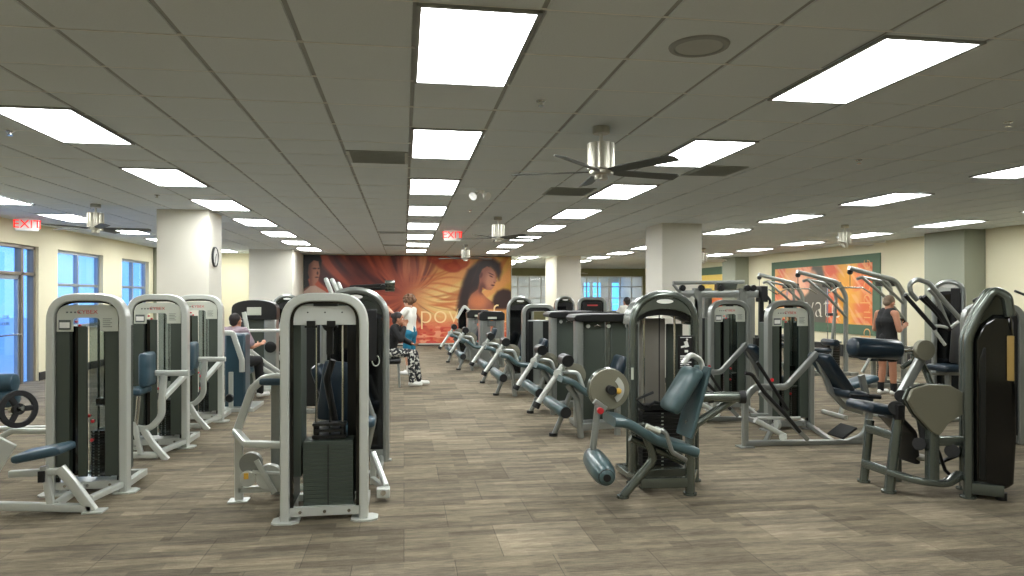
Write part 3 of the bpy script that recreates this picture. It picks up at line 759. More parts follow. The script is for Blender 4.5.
def glossy_tower(r, w=.64, h=1.66, fm='silver_d', shroud='open', ox=0, oy=0, capm=None, capd=.155):
    """newer tower with tube hoop and a broad glossy cap"""
    t = .068; rx = w/2-t/2; zs = h-min(.3, w*.5)
    path = [V((ox-rx, oy+.06, .012)), V((ox-rx, oy+.06, zs*.5)), V((ox-rx, oy+.06, zs))]
    for k in range(1, 14):
        a = PI - PI*k/14; path.append(V((ox+rx*math.cos(a), oy+.06, zs+(h-t/2-zs)*math.sin(a)**.86)))
    path += [V((ox+rx, oy+.06, zs)), V((ox+rx, oy+.06, .012))]
    g = G().sweep(path, circ(.05, 14, t/2), (1e-3, 1, 0))
    # ends on round feet
    for s in (-1, 1): g.cyl((ox+s*rx, oy+.06, 0), (ox+s*rx, oy+.06, .014), .055, n=16)
    g.build('hoop_frame', fm, r)
    # cap: crescent between the hoop and an inner, flatter arch
    n = 16; o_, i_ = [], []
    for k in range(n+1):
        a = PI - PI*k/n; o_.append(V((ox+(rx-.004)*math.cos(a), oy+.035, zs+(h-t/2-zs-.004)*max(math.sin(a), 0)**.86)))
        i_.append(V((ox+(rx-.01)*math.cos(a), oy+.035, zs-.005+(h-zs-capd)*max(math.sin(a), 0)**.9)))
    G().frame(o_, i_, (0, .3, 0)).build('cap', capm or (fm if shroud == 'open' else 'gloss'), r, smooth=50)
    lg = [V((ox+.075*math.cos(2*PI*k/24), oy+.03, h-.098+.019*math.sin(2*PI*k/24))) for k in range(24)]
    G().prism(lg, (0, .006, 0)).build('logo_oval', 'white', r)
    i2 = [V((p.x, p.y+.01, p.z-.0)) for p in i_]
    G().prism(i2, (0, .26, 0)).build('pulley_cover', 'inkblack', r, smooth=50) if shroud != 'open' else G().prism([V((ox-rx+.03, oy+.09, zs+.02))]+[V((p.x*.97+ox*.03, oy+.09, p.z-.002)) for p in i_[2:-2]]+[V((ox+rx-.03, oy+.09, zs+.02))]+[V((ox+rx*.5, oy+.09, zs+.07)), V((ox, oy+.09, zs+.085)), V((ox-rx*.5, oy+.09, zs+.07))], (0, .2, 0)).build('pulley_cover', 'inkblack', r, smooth=50)
    g = G()
    for s in (-1, 1): g.cyl((ox+s*.14, oy+.17, .12), (ox+s*.14, oy+.17, zs+.12), .009, n=10)
    g.build('guide_rod', 'chrome', r)
    G().tube([(ox, oy+.17, .55), (ox, oy+.17, zs+.1)], .005, 6).build('cable', 'rubber', r)
    g = G(); n = 15
    for k in range(n): g.box2((ox-.17, oy+.12, .12+.032*k), (ox+.17, oy+.24, .149+.032*k))
    ws = g.build('weight_stack', 'inkblack', r, bevel=.002)
    g = G()
    for k in range(n): g.box2((ox+.0, oy+.116, .13+.032*k), (ox+.02, oy+.12, .14+.032*k))
    g.build('plate_number', 'placard', ws)
    if shroud == 'open':
        G().box2((ox-.14, oy+.28, .1), (ox+.1, oy+.31, zs+.05)).build('rear_panel', 'panel_l', r, bevel=.01)
        G().box2((ox-.26, oy+.29, .1), (ox-.15, oy+.31, zs-.0)).build('rear_panel', 'panel', r, bevel=.01); G().box2((ox+.11, oy+.29, .1), (ox+.27, oy+.31, zs-.0)).build('rear_panel', 'panel', r, bevel=.01)
        G().box2((ox-.17, oy+.1, .62), (ox+.17, oy+.25, .66)).tube([(ox-.15, oy+.12, .64), (ox-.25, oy+.05, .72), (ox-.1, oy+.05, .78)], .012).tube([(ox-.12, oy+.1, .65), (ox-.1, oy+.03, .7), (ox+.2, oy+.03, .62)], .014).build('cable_carriage', 'dark', r)
    else:
        out = [V((ox-rx+.01, oy+.08, .06))]+[V((ox+(rx-.01)*math.cos(PI-PI*k/14), oy+.08, zs+(h-zs-.12)*math.sin(PI*k/14)**.8)) for k in range(15)]+[V((ox+rx-.01, oy+.08, .06))]
        G().prism([V((p.x, oy+.03+(.02 if p.z > zs-.02 else 0), p.z-(capd-.12 if p.z > zs else 0))) for p in out], (0, .37, 0)).build('shroud', 'black', r, bevel=.02, smooth=40)
        G().box2((ox+.02, oy+.012, zs-.42), (ox+w*.32, oy+.03, zs+.08)).build('instruction_panel', 'inkblack', r, bevel=.01)
    g = G().box2((ox-rx, oy+.03, .05), (ox+rx, oy+.09, .12))
    for s in (-1, 1): g.box2((ox+s*rx-.03, oy+.1, .03), (ox+s*rx+.03, oy+.46, .08))
    g.box2((ox-rx, oy+.4, .03), (ox+rx, oy+.46, .08)).build('base_rail', fm, r, bevel=.006)

def L_(loc):
    loc = V(loc)
    return lambda px, py, Y: at(px, py, Y) - loc
def T2(g, P, Y, pts, r=.03, n=12, bend=.06, ref=None, ry=None):
    """tube through photo points lying in the plane at depth Y"""
    g.tube([P(x, y, Y) for x, y in pts], r, n, bend, ref, ry); return g

# ================================================================= LEFT ROW
# --- nearest tower with the slate-blue seat
loc = V((-2.54, 6.12, 0)); P = L_(loc)
m1 = empty('weight_machine', loc, 'nearest left silver tower machine with slate-blue seat pad before it', 'exercise machine', 'silver pin-select machines, left row')
silver_tower(m1)
Y = 5.62; sq = rrect(.05, .06, .01)
def SW(g, P, Y, pts, w=.05, h=.06, bend=.06):
    return g.sweep(fillet([P(x, y, Y) for x, y in pts], bend), rrect(w, h, .012), (0, 1, 0))
g = G(); SW(g, P, Y, [(-30, 505), (92, 508)], .06, .06); SW(g, P, Y, [(60, 468), (72, 482), (93, 511)], .06, .07, .02); SW(g, P, Y, [(44, 466), (48, 485), (51, 505)], .05, .05)
SW(g, P, Y, [(10, 474), (60, 471)], .05, .05); g.box(P(92, 511, Y)+V((.02, 0, .0)), (.14, .12, .012)); 
g.bar(P(55, 505, Y), V((-.05, .06, .06)), .05, .05, (0, 0, 1)); g.bar(P(88, 500, Y)+V((0, .03, 0)), V((.26, .02, .07)), .05, .05, (0, 0, 1))
g.build('seat_frame', 'silver', m1, bevel=.002)
G().pad(P(19, 457, Y), P(69, 447, Y), .27, .065, r=.03).build('seat_pad', 'blue', m1)
G().bar(P(44, 470, Y)+V((0, -.04, 0)), P(44, 481, Y)+V((0, -.04, 0)), .02, .045).build('adjust_bracket', 'rubber', m1, bevel=.003)
g = G(); SW(g, P, 5.4, [(-40, 500), (-10, 465), (6, 440)], .03, .16, 0); g.build('lever_plate', 'silver', m1, bevel=.004)

# --- row machines (two alike)
loc = V((-2.57, 7.84, 0)); P = L_(loc)
m2 = empty('weight_machine', loc, 'second silver tower in the left row, slate-blue chest pad and curved arm beside it', 'exercise machine', 'silver pin-select machines, left row')
silver_tower(m2)
Y = 7.34
g = G(); SW(g, P, Y, [(100, 455), (158, 455)], .05, .06); SW(g, P, Y, [(144, 430), (152, 443), (167, 460)], .06, .06, .02); g.box(P(167, 460, Y)+V((.01, 0, 0)), (.14, .11, .012))
SW(g, P, Y, [(134, 422), (138, 440), (141, 455)], .05, .05); g.bar(P(160, 452, Y), V((.27, .02, .07)), .05, .05, (0, 0, 1))
g.build('seat_frame', 'silver', m2, bevel=.002)
g = G(); SW(g, P, Y+.1, [(132, 427), (149, 430), (162, 416), (162, 400), (164, 373)], .06, .06, .16)
SW(g, P, Y+.1, [(152, 373), (189, 373)], .06, .055); g.bar(P(163, 398, Y+.1), V((.28, .03, .78)), .05, .06, (0, 0, 1)); g.build('press_arm', 'silver', m2, bevel=.002)
G().cyl(P(147, 369, Y+.1)+V((0, -.14, 0)), P(147, 369, Y+.1)+V((0, .14, 0)), .018, n=12).build('hand_grip', 'rubber', m2)
G().pad(P(147.5, 352, Y), P(147.5, 386, Y), .28, .085, r=.035).build('chest_pad', 'blue', m2)
G().pad(P(123, 392, Y), P(147, 390, Y), .32, .07, r=.03).build('seat_pad', 'blue', m2)
G().tube([P(139, 396, Y), P(136, 425, Y)], .02).build('seat_post', 'chrome', m2)
m3 = again(m2, (-2.60, 9.42, 0), 'third silver tower in the left row, half hidden behind the second')
# --- low machine with blue-grey column, next along
loc = V((-2.37, 10.5, 0)); P = L_(loc)
m4 = empty('weight_machine', loc, 'blue-grey leg machine with slanted silver arms beyond the third left tower', 'exercise machine')
Y = 10.5
G().box2((-.14, -.1, .02), (.14, .25, 1.08)).build('column', 'blue', m4, bevel=.03)
g = G(); SW(g, P, Y-.2, [(224, 333), (233, 333), (242, 360), (242, 372)], .06, .07, .05); SW(g, P, Y-.2, [(231, 372), (231, 408)], .05, .06); g.box2((-.25, -.3, 0), (.3, .4, .05)); g.build('arm', 'silver', m4, bevel=.004)
G().lathe([(0, .05), (.03, .06), (.06, .05)], P(230, 398, Y-.25), (0, -1, 0), 16).build('pivot', 'dark', m4)
G().pad((-.45, .78, .46), (.05, .78, .46), .42, .1).build('seat_pad', 'blue', m4)
G().bar((-.2, .78, .02), (-.2, .78, .42), .1, .1).build('seat_post', 'silver_m', m4)
# --- tower with a domed dark console
loc = V((-2.6, 12.85, 0)); P = L_(loc)
m5 = empty('weight_machine', loc, 'machine with dark domed console behind the white horizontal bar', 'exercise machine')
w = .74
G().box2((-w/2, 0, .05), (-.16, .3, 1.45)).box2((.16, 0, .05), (w/2, .3, 1.45)).build('side_shroud', 'silver_m', m5, bevel=.02)
G().box2((-.16, .06, .05), (.16, .26, 1.4)).build('centre_shroud', 'panel', m5, bevel=.01)
pts = [V((-w/2-.01, -.02, 1.36))]+[V((-w/2*math.cos(PI*k/12)*1.01, -.02, 1.42+.13*math.sin(PI*k/12))) for k in range(13)]+[V((w/2+.01, -.02, 1.36)), V((w/2+.01, -.02, 1.2)), V((-w/2-.01, -.02, 1.2))]
G().prism(pts, (0, .33, 0)).build('console', 'dark', m5, bevel=.01)
G().box2((-.12, -.03, 1.28), (.12, -.01, 1.42)).build('instruction_plate', 'placard', m5, bevel=.004)
G().lathe([(0, .1), (.03, .1), (.04, .06)], (.28, -.02, .72), (0, -1, 0), 20).build('pivot_disc', 'dark', m5)
g = G(); SW(g, P, 12.3, [(244, 312), (250, 345), (256, 384)], .05, .07, 0); SW(g, P, 12.2, [(240, 348), (262, 368), (278, 378)], .06, .07, .05)
SW(g, P, 12.0, [(250, 350), (268, 364), (280, 372)], .05, .05, .05); SW(g, P, 12.2, [(247, 330.5), (284, 330.5)], .04, .05); g.box2((-.36, -.6, 0), (.5, .3, .05)); g.build('lever_arm', 'silver', m5, bevel=.003)
G().pad(P(238, 366, 12.2), P(254, 366, 12.2), .4, .1).build('seat_pad', 'navy', m5); G().pad(P(242, 318, 12.35), P(242, 334, 12.35), .3, .08).build('head_pad', 'navy', m5)
# --- chrome-hooped machine peeking over the centre tower's shoulder
loc = V((-2.33, 14.6, 0)); P = L_(loc)
m6 = empty('weight_machine', loc, 'dark tower with chrome hood showing left of the centre tower', 'exercise machine')
glossy_tower(m6, .6, 1.66, 'silver_m', 'closed')
g = G(); T2(g, P, 13.6, [(272, 300), (278, 340), (268, 365)], .025, bend=.1); T2(g, P, 13.6, [(284, 310), (275, 350), (288, 372)], .025, bend=.1); g.tube([(-.3, -.7, .03), (-.3, .1, .03)], .03).tube([(.2, -.7, .03), (.2, .1, .03)], .03).tube([(-.3, -.7, .03), P(272, 345, 13.6), (.2, -.7, .03)], .03); g.build('lever_arm', 'silver', m6)
G().pad((-.1, -.7, .5), (.3, -.7, .5), .4, .09).build('seat_pad', 'dark', m6)
G().bar((.1, -.7, .03), (.1, -.7, .46), .06, .06).build('seat_post', 'silver_m', m6)

# --- plate-loaded machine cut by the left edge
loc = V((-4.0, 7.0, 0)); P = L_(loc)
m0 = empty('plate_machine', loc, 'plate-loaded machine with slate-blue roller pads cut by the left edge', 'exercise machine')
Y = 6.8
g = G(); SW(g, P, Y, [(-60, 462), (0, 438), (12, 431), (52, 431)], .05, .05, .05); SW(g, P, Y, [(-40, 480), (-28, 440), (-20, 395)], .06, .07, 0); SW(g, P, Y, [(-20, 424), (4, 414)], .04, .04, 0)
SW(g, P, Y+.6, [(-60, 430), (50, 428)], .05, .05); g.bar(P(50, 431, Y), P(50, 428, Y+.6), .05, .05, (0, 0, 1))
for px in (-40, 50):
    b = P(px, 431, Y); g.bar((b.x, b.y, 0), (b.x, b.y, b.z), .05, .05)
g.bar(P(-40, 480, Y).xy.to_3d(), P(-40, 480, Y), .05, .05); g.build('frame', 'silver', m0, bevel=.003)
a = P(6, 411, Y)
G().cyl(a+V((-.35, .1, 0)), a+V((.16, -.05, .03)), .022, n=14).cyl(a+V((.06, -.02, .01)), a+V((.09, -.03, .015)), .045, n=16).build('plate_peg', 'chrome', m0)
for z, px in ((383, 4), (398, 5)):
    c = P(px, z, Y+.1); G().cyl(c+V((-.3, 0, 0)), c+V((.1, 0, 0)), .085, n=20, ch=.025).build('roller_pad', 'blue', m0)
pp = empty('weight_plate', loc + a + V((.12, -.04, .02)), 'black three-slot weight plate on the peg at the left edge', 'weight plate', None)
def grip_plate(r, R=.165):
    n = 36; ax = V((.82, -.55, .1)).normalized(); u = V((0, 0, 1)); u = (u-ax*u.dot(ax)).normalized(); v = ax.cross(u)
    q = lambda rr, a: (u*math.cos(a)+v*math.sin(a))*rr
    G().frame([q(R, 2*PI*k/n)-ax*.015 for k in range(n+1)], [q(R*.72, 2*PI*k/n)-ax*.015 for k in range(n+1)], ax*.03).build('rim', 'rubber', r, bevel=.004)
    G().frame([q(.05, 2*PI*k/n)-ax*.018 for k in range(n+1)], [q(.026, 2*PI*k/n)-ax*.018 for k in range(n+1)], ax*.036).build('hub', 'rubber', r)
    for k in range(3):
        a = 2*PI*k/3+.5; G().bar(q(.045, a), q(R*.74, a), .05, .022, q(1, a+PI/2)).build('spoke', 'rubber', r, bevel=.003)
grip_plate(pp)

# ================================================================= CENTRE
loc = V((-.56, 5.12, 0)); P = L_(loc)
c1 = empty('weight_machine', loc, 'large silver tower at centre front, its dark weight stack facing the viewer', 'exercise machine')
silver_tower(c1, .61, 1.63, front=False)
Y = 5.75
g = G(); SW(g, P, Y, [(284, 377), (264, 378), (252, 389), (241, 420), (236, 434)], .055, .06, .1)
g.sweep(fillet([P(236, 431, Y), P(247, 444, Y-.25), P(292, 445, Y-.3)], .06), rrect(.05, .06, .012), (0, 0, 1))
a = P(239, 434, Y); g.bar(a, (a.x, a.y, 0), .05, .06); g.box((a.x, a.y, .006), (.15, .12, .012))
g.bar((a.x, a.y, .09), (-.2, a.y, .09), .05, .05); b = P(292, 445, Y-.3); g.bar((b.x+.02, b.y, 0), (b.x+.02, b.y, b.z), .05, .05)
g.bar((-.02, a.y+.3, .06), (-.02, .4, .06), .05, .05); g.bar((-.3, a.y, .02), (-.3, .1, .02), .05, .04)
g.build('arm_frame', 'silver', c1, bevel=.002)
G().cyl(P(252, 462, Y)+V((0, -.06, 0)), P(252, 462, Y), .085, n=28).build('cam_disc', 'silver_m', c1, bevel=.004)
G().cyl(P(250, 476, Y)+V((0, -.1, 0)), P(250, 476, Y)+V((0, -.06, 0)), .06, n=24).build('cam_disc', 'silver', c1, bevel=.004)
G().cyl(P(272, 474, Y)+V((0, -.12, 0)), P(272, 474, Y)+V((0, -.05, 0)), .1, n=28).build('cam_disc', 'silver', c1, bevel=.004)
G().bar(P(260, 456, Y)+V((0, -.14, 0)), P(278, 488, Y)+V((0, -.14, 0)), .02, .04).bar(P(256, 468, Y)+V((0,-.125,0)), P(284, 470, Y)+V((0,-.125,0)), .03, .03).build('cam_link', 'silver', c1)
G().box2(P(247, 473, Y)+V((0, -.115, -.02)), P(250, 473, Y)+V((.01, -.1, .025))).build('label_sticker', 'yellow', c1)
G().bar(P(276, 383, Y+.1), (P(276, 383, Y+.1).x, Y+.1-loc.y, .02), .07, .07).build('rear_post', 'silver_m', c1, bevel=.006)
G().pad(P(262, 380, Y+.1), P(286, 380, Y+.1), .3, .06).build('arm_pad', 'blue', c1)
g = G(); g.bar((.3, .98, .26), (.42, .5, .1), .05, .045, (0, 0, 1)); g.bar((.3, .9, .06), (.42, .5, .08), .05, .045, (0, 0, 1)); g.box((.4, .46, .07), (.1, .09, .07)); g.bar((.3, .98, .26), (.3, .98, 0), .05, .05); g.build('foot_bracket', 'silver', c1, bevel=.004)
G().cyl((.40, .40, .08), (.40, .42, .08), .022, n=16).build('pivot_bolt', 'chrome', c1)
g = G(); g.tube([(.0, .75, .12), (.0, .75, .45), (.1, .8, .5)], .03, bend=.06).tube([(.05, .65, .4), (-.05, .62, .95), (.0, .6, 1.1)], .028, bend=.1).tube([(.12, .7, .45), (.2, .8, .9)], .03).build('inner_lever', 'dark', c1)
G().pad((-.14, .72, .47), (.2, .72, .5), .36, .08).build('seat_pad', 'blue', c1); G().pad((-.02, .9, .56), (.04, .98, 1.05), .3, .08, (1, 0, 0)).build('back_pad', 'navy', c1)

# --- glossy black tower behind it
loc = V((-.47, 6.9, 0)); P = L_(loc)
c2 = empty('weight_machine', loc, 'glossy black round-topped tower right behind the centre front tower', 'exercise machine')
glossy_tower(c2, .66, 1.70, 'silver_m', 'closed', capd=.23)
g = G(); g.tube([(-.3, -.55, .03), (.25, -.55, .03)], .03).tube([(-.3, -.55, .03), (-.3, .1, .03)], .03).tube([(.25, -.55, .03), (.25, .1, .03)], .03).tube([(0, -.55, .03), (0, -.5, .42)], .035).tube([(.1, -.45, .03), (.2, -.5, .5), (.1, -.5, .8)], .028, bend=.08)
g.build('seat_frame', 'silver_m', c2)
G().pad((-.16, -.5, .46), (.22, -.5, .5), .36, .09).build('seat_pad', 'blue', c2)
G().pad((-.14, -.5, .55), (-.3, -.5, 1.0), .34, .09).build('back_pad', 'navy', c2)
G().sweep([V((.2+.035*math.cos(a*PI/8), .022, .98+.05*math.sin(a*PI/8))) for a in range(16)], circ(.006, 6), (0, 1, 0), closed=True).build('ring_emblem', 'placard', c2)

# --- assisted chin-up station farther back, its arms show over the black tower
loc = V((-1.3, 9.6, 0)); P = L_(loc)
c3 = empty('chinup_machine', loc, 'tall chin-up station whose grips and silver ends rise before the mural', 'exercise machine')
Y = 9.6
g = G()
for x in (-.15, .62): g.bar((x, .35, 0), (x, .35, 1.54), .09, .07)
g.bar((-.15, .35, 1.52), (.62, .35, 1.52), .08, .08).box2((-.25, -.5, 0), (-.1, .6, .06)).box2((.55, -.5, 0), (.7, .6, .06)).box2((-.2, .3, 0), (.65, .4, .06))
a = P(357, 288, Y); g.bar((a.x, .35, 1.5), (a.x, .1, a.z), .06, .06, (1, 0, 0)); a = P(338, 297, Y); g.bar((a.x, .35, 1.5), (a.x, .0, a.z+.02), .07, .06, (1, 0, 0))
g.build('upright_frame', 'silver_m', c3, bevel=.005)
g = G()
for k, (px, py, dy) in enumerate(((350, 287, 0), (352, 290, .15))): g.tube([P(px, py, Y+dy), P(388, 285+k*3, Y-.1+dy)], .024)
g.tube([P(357, 289, Y-.05), P(357, 289, Y+.25)], .03).tube([P(383, 287, Y-.3), P(383, 286, Y+.25)], .035); g.build('pull_bar', 'dark', c3)
for k in range(3):
    a = P(385, 283+k*3, Y-.15+.12*k); G().cyl(a, a+V((.13, 0, 0)), .036, n=14, ch=.01).build('grip_end', 'silver_d', c3)
g = G()
for k, (px, py) in enumerate(((330, 289), (336, 288), (342, 290))):
    c = P(px, py, Y-.1+.12*k); g.pad(c+V((-.06, 0, .15-.02*k)), c+V((.06, 0, -.15)), .12, .055, r=.027)
g.build('step_plate', 'silver', c3)
G().box2((-.1, .3, .1), (.57, .55, 1.3)).build('stack_shroud', 'dark', c3, bevel=.02)

# ================================================================= RIGHT ROW
# --- leg extension, the nearest machine right of the aisle
loc = V((2.22, 5.72, 0)); P = L_(loc)
r1 = empty('leg_extension_machine', loc, 'nearest right-hand leg extension machine with grey-teal seat and round cam', 'exercise machine')
glossy_tower(r1, .63, 1.66, 'silver_d', 'open')
Y = 5.38
g = G(); T2(g, P, Y, [(641, 424), (655, 458), (640, 476), (623, 496)], .036, bend=.12); a = P(623, 496, Y); g.cyl((a.x, a.y, 0), (a.x, a.y, .02), .05, n=16)
a = P(690, 420, Y); g.tube([(a.x, a.y, .0), (a.x, a.y, a.z)], .04); g.cyl((a.x, a.y, 0), (a.x, a.y, .02), .055, n=16)
T2(g, P, Y, [(690, 436), (696, 424), (735, 398)], .034, bend=.05); g.bar(P(640, 483, Y), P(690, 482, Y), .05, .085); g.bar(P(650, 480, Y), (-.3, .05, .08), .05, .06, (0, 0, 1)); g.bar((a.x, a.y, .1), (.3, .1, .1), .05, .06, (0, 0, 1))
T2(g, P, Y+.1, [(630, 438), (684, 462)], .03); T2(g, P, Y+.05, [(664, 440), (672, 455), (692, 462)], .025, bend=.04)
g.build('seat_frame', 'silver_d', r1)
G().cyl(P(697, 397, Y), P(741, 397, Y-.05), .042, n=20).build('counterweight_tube', 'silver_d', r1)
G().cyl(P(708, 397, Y), P(713, 397, Y-.01), .05, n=20).build('collar', 'rubber', r1); G().cyl(P(739, 397, Y-.05), P(745, 397, Y-.06), .052, n=20).build('collar', 'rubber', r1)
# cushions
g = G()
sp = fillet([P(609, 419, Y), P(622, 420, Y), P(650, 437, Y), P(690, 449, Y)], .2, 6)
g.sweep(sp, rrect(.36, .075, .034, 4), (0, 1, 0)); g.build('seat_pad', 'teal', r1, smooth=60)
G().pad(P(668, 411, Y), P(694, 368, Y), .30, .10, r=.045).build('back_pad', 'teal', r1)
G().pad(P(684, 436, Y), P(703, 366, Y+.02), .3, .035, r=.015).build('back_shell', 'teal', r1)
G().tube([P(683, 364, Y-.1), P(690, 354, Y-.1), P(701, 360, Y), P(704, 378, Y)], .022, bend=.08).build('top_handle', 'silver', r1)
G().tube([P(655, 428, Y-.22), P(666, 432, Y-.25), P(672, 452, Y-.25), P(686, 460, Y-.2)], .017, bend=.06).build('side_handle', 'silver_m', r1)
G().cyl(P(646, 426, Y-.24), P(660, 432, Y-.25), .02, n=12).build('hand_grip', 'placard', r1)
# cam and lever
cc = P(609, 389, 5.5)
G().cyl(cc+V((0, -.02, 0)), cc+V((0, .02, 0)), .165, n=40).build('cam_disc', 'beige', r1, bevel=.005)
G().lathe([(0, .165), (.03, .172), (.04, .15)], cc+V((0, .02, 0)), (0, 1, 0), 40).build('cam_rim', 'silver_d', r1)
def cr(a, rr): return cc+V((math.cos(a)*rr, -.03, math.sin(a)*rr))
g = G(); g.frame([cr(-1.05+2.0*k/12, .12) for k in range(13)], [cr(-1.05+2.0*k/12, .075) for k in range(13)], (0, .012, 0)); g.build('range_slot', 'silver', r1)
G().bar(cr(2.6, .02), cr(-.2, .095), .03, .035).build('range_arm', 'silver', r1, bevel=.003)
G().lathe([(0, .012), (.02, .014), (.022, .024), (.045, .024), (.05, .016)], cr(-.15, .06), (0, -1, 0), 16).build('range_knob', 'yellow', r1)
G().cyl(cc+V((.0, -.1, -.0)), cc+V((0, .2, 0)), .035, n=18).build('cam_axle', 'rubber', r1)
g = G(); g.bar(P(594, 401, 5.42), P(606, 409, 5.42), .04, .045); g.bar(P(598, 405, 5.42), P(593, 448, 5.4), .04, .05); a = P(593, 448, 5.4); g.tube([a+V((0, 0, .03)), a+V((0, -.02, -.06))], .022); g.build('lever_arm', 'silver_m', r1, bevel=.004)
G().lathe([(0, .012), (.02, .014), (.022, .026), (.05, .026), (.055, .018)], P(599, 410, 5.38), (0, -1, 0), 16).build('release_knob', 'red', r1)
ra, rb = atz(591, 455, .31)-loc, atz(607, 478, .28)-loc; rd = (rb-ra)
G().lathe([(0, .045), (.02, .065), (.12, .088), (rd.length*.5, .094), (rd.length-.12, .088), (rd.length-.03, .07), (rd.length, .05)], ra, rd, 24).build('roller_pad', 'teal', r1, smooth=60)
G().lathe([(0, .062), (.012, .058), (.014, .03), (.03, .028)], rb-rd.normalized()*.02, rd, 24).build('roller_cap', 'rubber', r1)
# placard hanging inside the hoop
ip = G().box2((.1, -.01, .98), (.24, .0, 1.27)).build('instruction_placard', 'inkblack', r1, bevel=.006)
g = G()
for k in range(6): g.box2((.12, -.013, 1.0+.018*k), (.22-.02*(k % 2), -.01, 1.008+.018*k))
g.box2((.12, -.013, 1.25), (.22, -.01, 1.256)).box2((.16, -.013, 1.125), (.19, -.01, 1.145))
g.ball((.18, -.012, 1.235), (.01, .003, .01), 8, 6).obox((.175, -.012, 1.195), [V((1, 0, .3)).normalized(), V((0, 1, 0)), V((-.3, 0, 1)).normalized()], (.016, .002, .026)).obox((.15, -.012, 1.175), [V((1, 0, .2)).normalized(), V((0, 1, 0)), V((0, 0, 1))], (.024, .002, .008))
g.build('printed_figure', 'white', ip)
G().box2((-.315, -.012, .9), (-.295, -.002, 1.0)).build('side_sticker', 'placard', r1)

# --- two flat-topped leg machines behind it
def leg_unit(r, m_lever='silver'):
    """seat, cam and roller lever standing on the aisle side of the tower"""
    g = G(); g.tube([(-.80, -.45, .0), (-.74, -.5, .16), (-.62, -.55, .5)], .03, bend=.1).tube([(-.66, -.6, .6), (-.56, -.6, .45), (-.51, -.6, 0)], .036, bend=.15).tube([(-.05, -.5, 0), (-.05, -.5, .42)], .036)
    g.bar((-.5, -.6, .12), (-.05, -.5, .12), .05, .08).bar((-.5, -.6, .12), (-.36, .08, .05), .05, .06, (0, 0, 1)).bar((-.05, -.5, .12), (0, .1, .05), .05, .06, (0, 0, 1)); g.build('seat_frame', 'silver_m', r)
    G().cyl((-.80, -.45, 0), (-.80, -.45, .035), .05, n=16).build('rubber_foot', 'rubber', r)
    g = G(); g.tube([(-.98, -.45, .38), (-.65, -.45, .86)], .032).cyl((-.76, -.5, .72), (-.70, -.35, .72), .05, n=16).tube([(-.72, -.42, .74), (-.5, -.42, .72), (-.42, -.4, .5)], .025, bend=.08); g.build('lever_arm', m_lever, r)
    G().cyl((-1.01, -.45, .33), (-.98, -.45, .39), .045, n=16).build('rubber_end', 'rubber', r)
    G().cyl((-.65, -.56, .87), (-.65, -.3, .87), .07, n=22).build('counterweight', 'dark', r, bevel=.006)
    G().cyl((-.72, -.72, .31), (-.80, -.14, .36), .07, n=20, ch=.02).build('roller_pad', 'teal', r)
    G().cyl((-.718, -.74, .31), (-.72, -.71, .31), .063, n=20).build('roller_cap', 'rubber', r)
    G().sweep(fillet([V((-.76, -.58, .68)), V((-.62, -.58, .64)), V((-.48, -.58, .52)), V((-.08, -.55, .46))], .15), rrect(.34, .07, .03, 3), (0, 1, 0)).build('seat_pad', 'teal', r, smooth=60)
    G().pad((-.12, -.5, .54), (.0, -.5, .92), .34, .1, r=.045).build('back_pad', 'navy', r)
    G().lathe([(0, .14), (.03, .14), (.04, .1)], (-.52, -.3, .68), (0, -1, 0), 28).build('cam_disc', 'beige', r)
def flat_machine(loc, label, full=True):
    r = empty('leg_curl_machine', loc, label, 'exercise machine', 'flat-topped leg machines'); W = .82; H = 1.39
    for s in (-1, 1): G().bar((s*(W/2-.04), .08, 0), (s*(W/2-.04), .08, H-.06), .2, .09, r=.03).build('post', 'silver_m', r, bevel=.004)
    G().box2((-W/2, .0, 0), (W/2, .4, .06)).build('base_rail', 'silver_m', r, bevel=.01)
    pts = [V((-W/2-.05, -.06, H-.045)), V((-W/2-.01, -.06, H-.01)), V((-.2, -.06, H+.005)), V((.2, -.06, H+.005)), V((W/2+.01, -.06, H-.01)), V((W/2+.05, -.06, H-.045)), V((W/2+.02, -.06, H-.085)), V((W/2-.06, -.06, H-.095)), V((-W/2+.06, -.06, H-.095)), V((-W/2-.03, -.06, H-.085))]
    G().prism(pts, (0, .46, 0)).build('top_cover', 'dark', r, bevel=.012)
    for x in (-.26, .0, .24): G().lathe([(0, .024), (.02, .026), (.03, .018)], (x, .04, H-.15), (0, -1, 0), 14).build('dial', 'silver', r)
    G().tube([(-.18, .02, H-.15), (-.14, .0, H-.13), (-.1, .02, H-.16)], .01, bend=.02).build('latch', 'chrome', r)
    for a, b in ((-.335, -.03), (.03, .335)): G().box2((a, .06, .08), (b, .1, H-.09)).build('shroud_panel', 'panel', r, bevel=.02)
    G().box2((-.02, .05, .08), (.02, .09, H-.09)).build('centre_rail', 'silver_d', r)
    leg_unit(r); return r
fm = flat_machine((2.5, 8.35, 0), 'nearer flat-topped dark leg machine just behind the leg extension')
fm2 = again(fm, (2.52, 9.95, 0), 'farther flat-topped dark leg machine peeking out left of its twin')

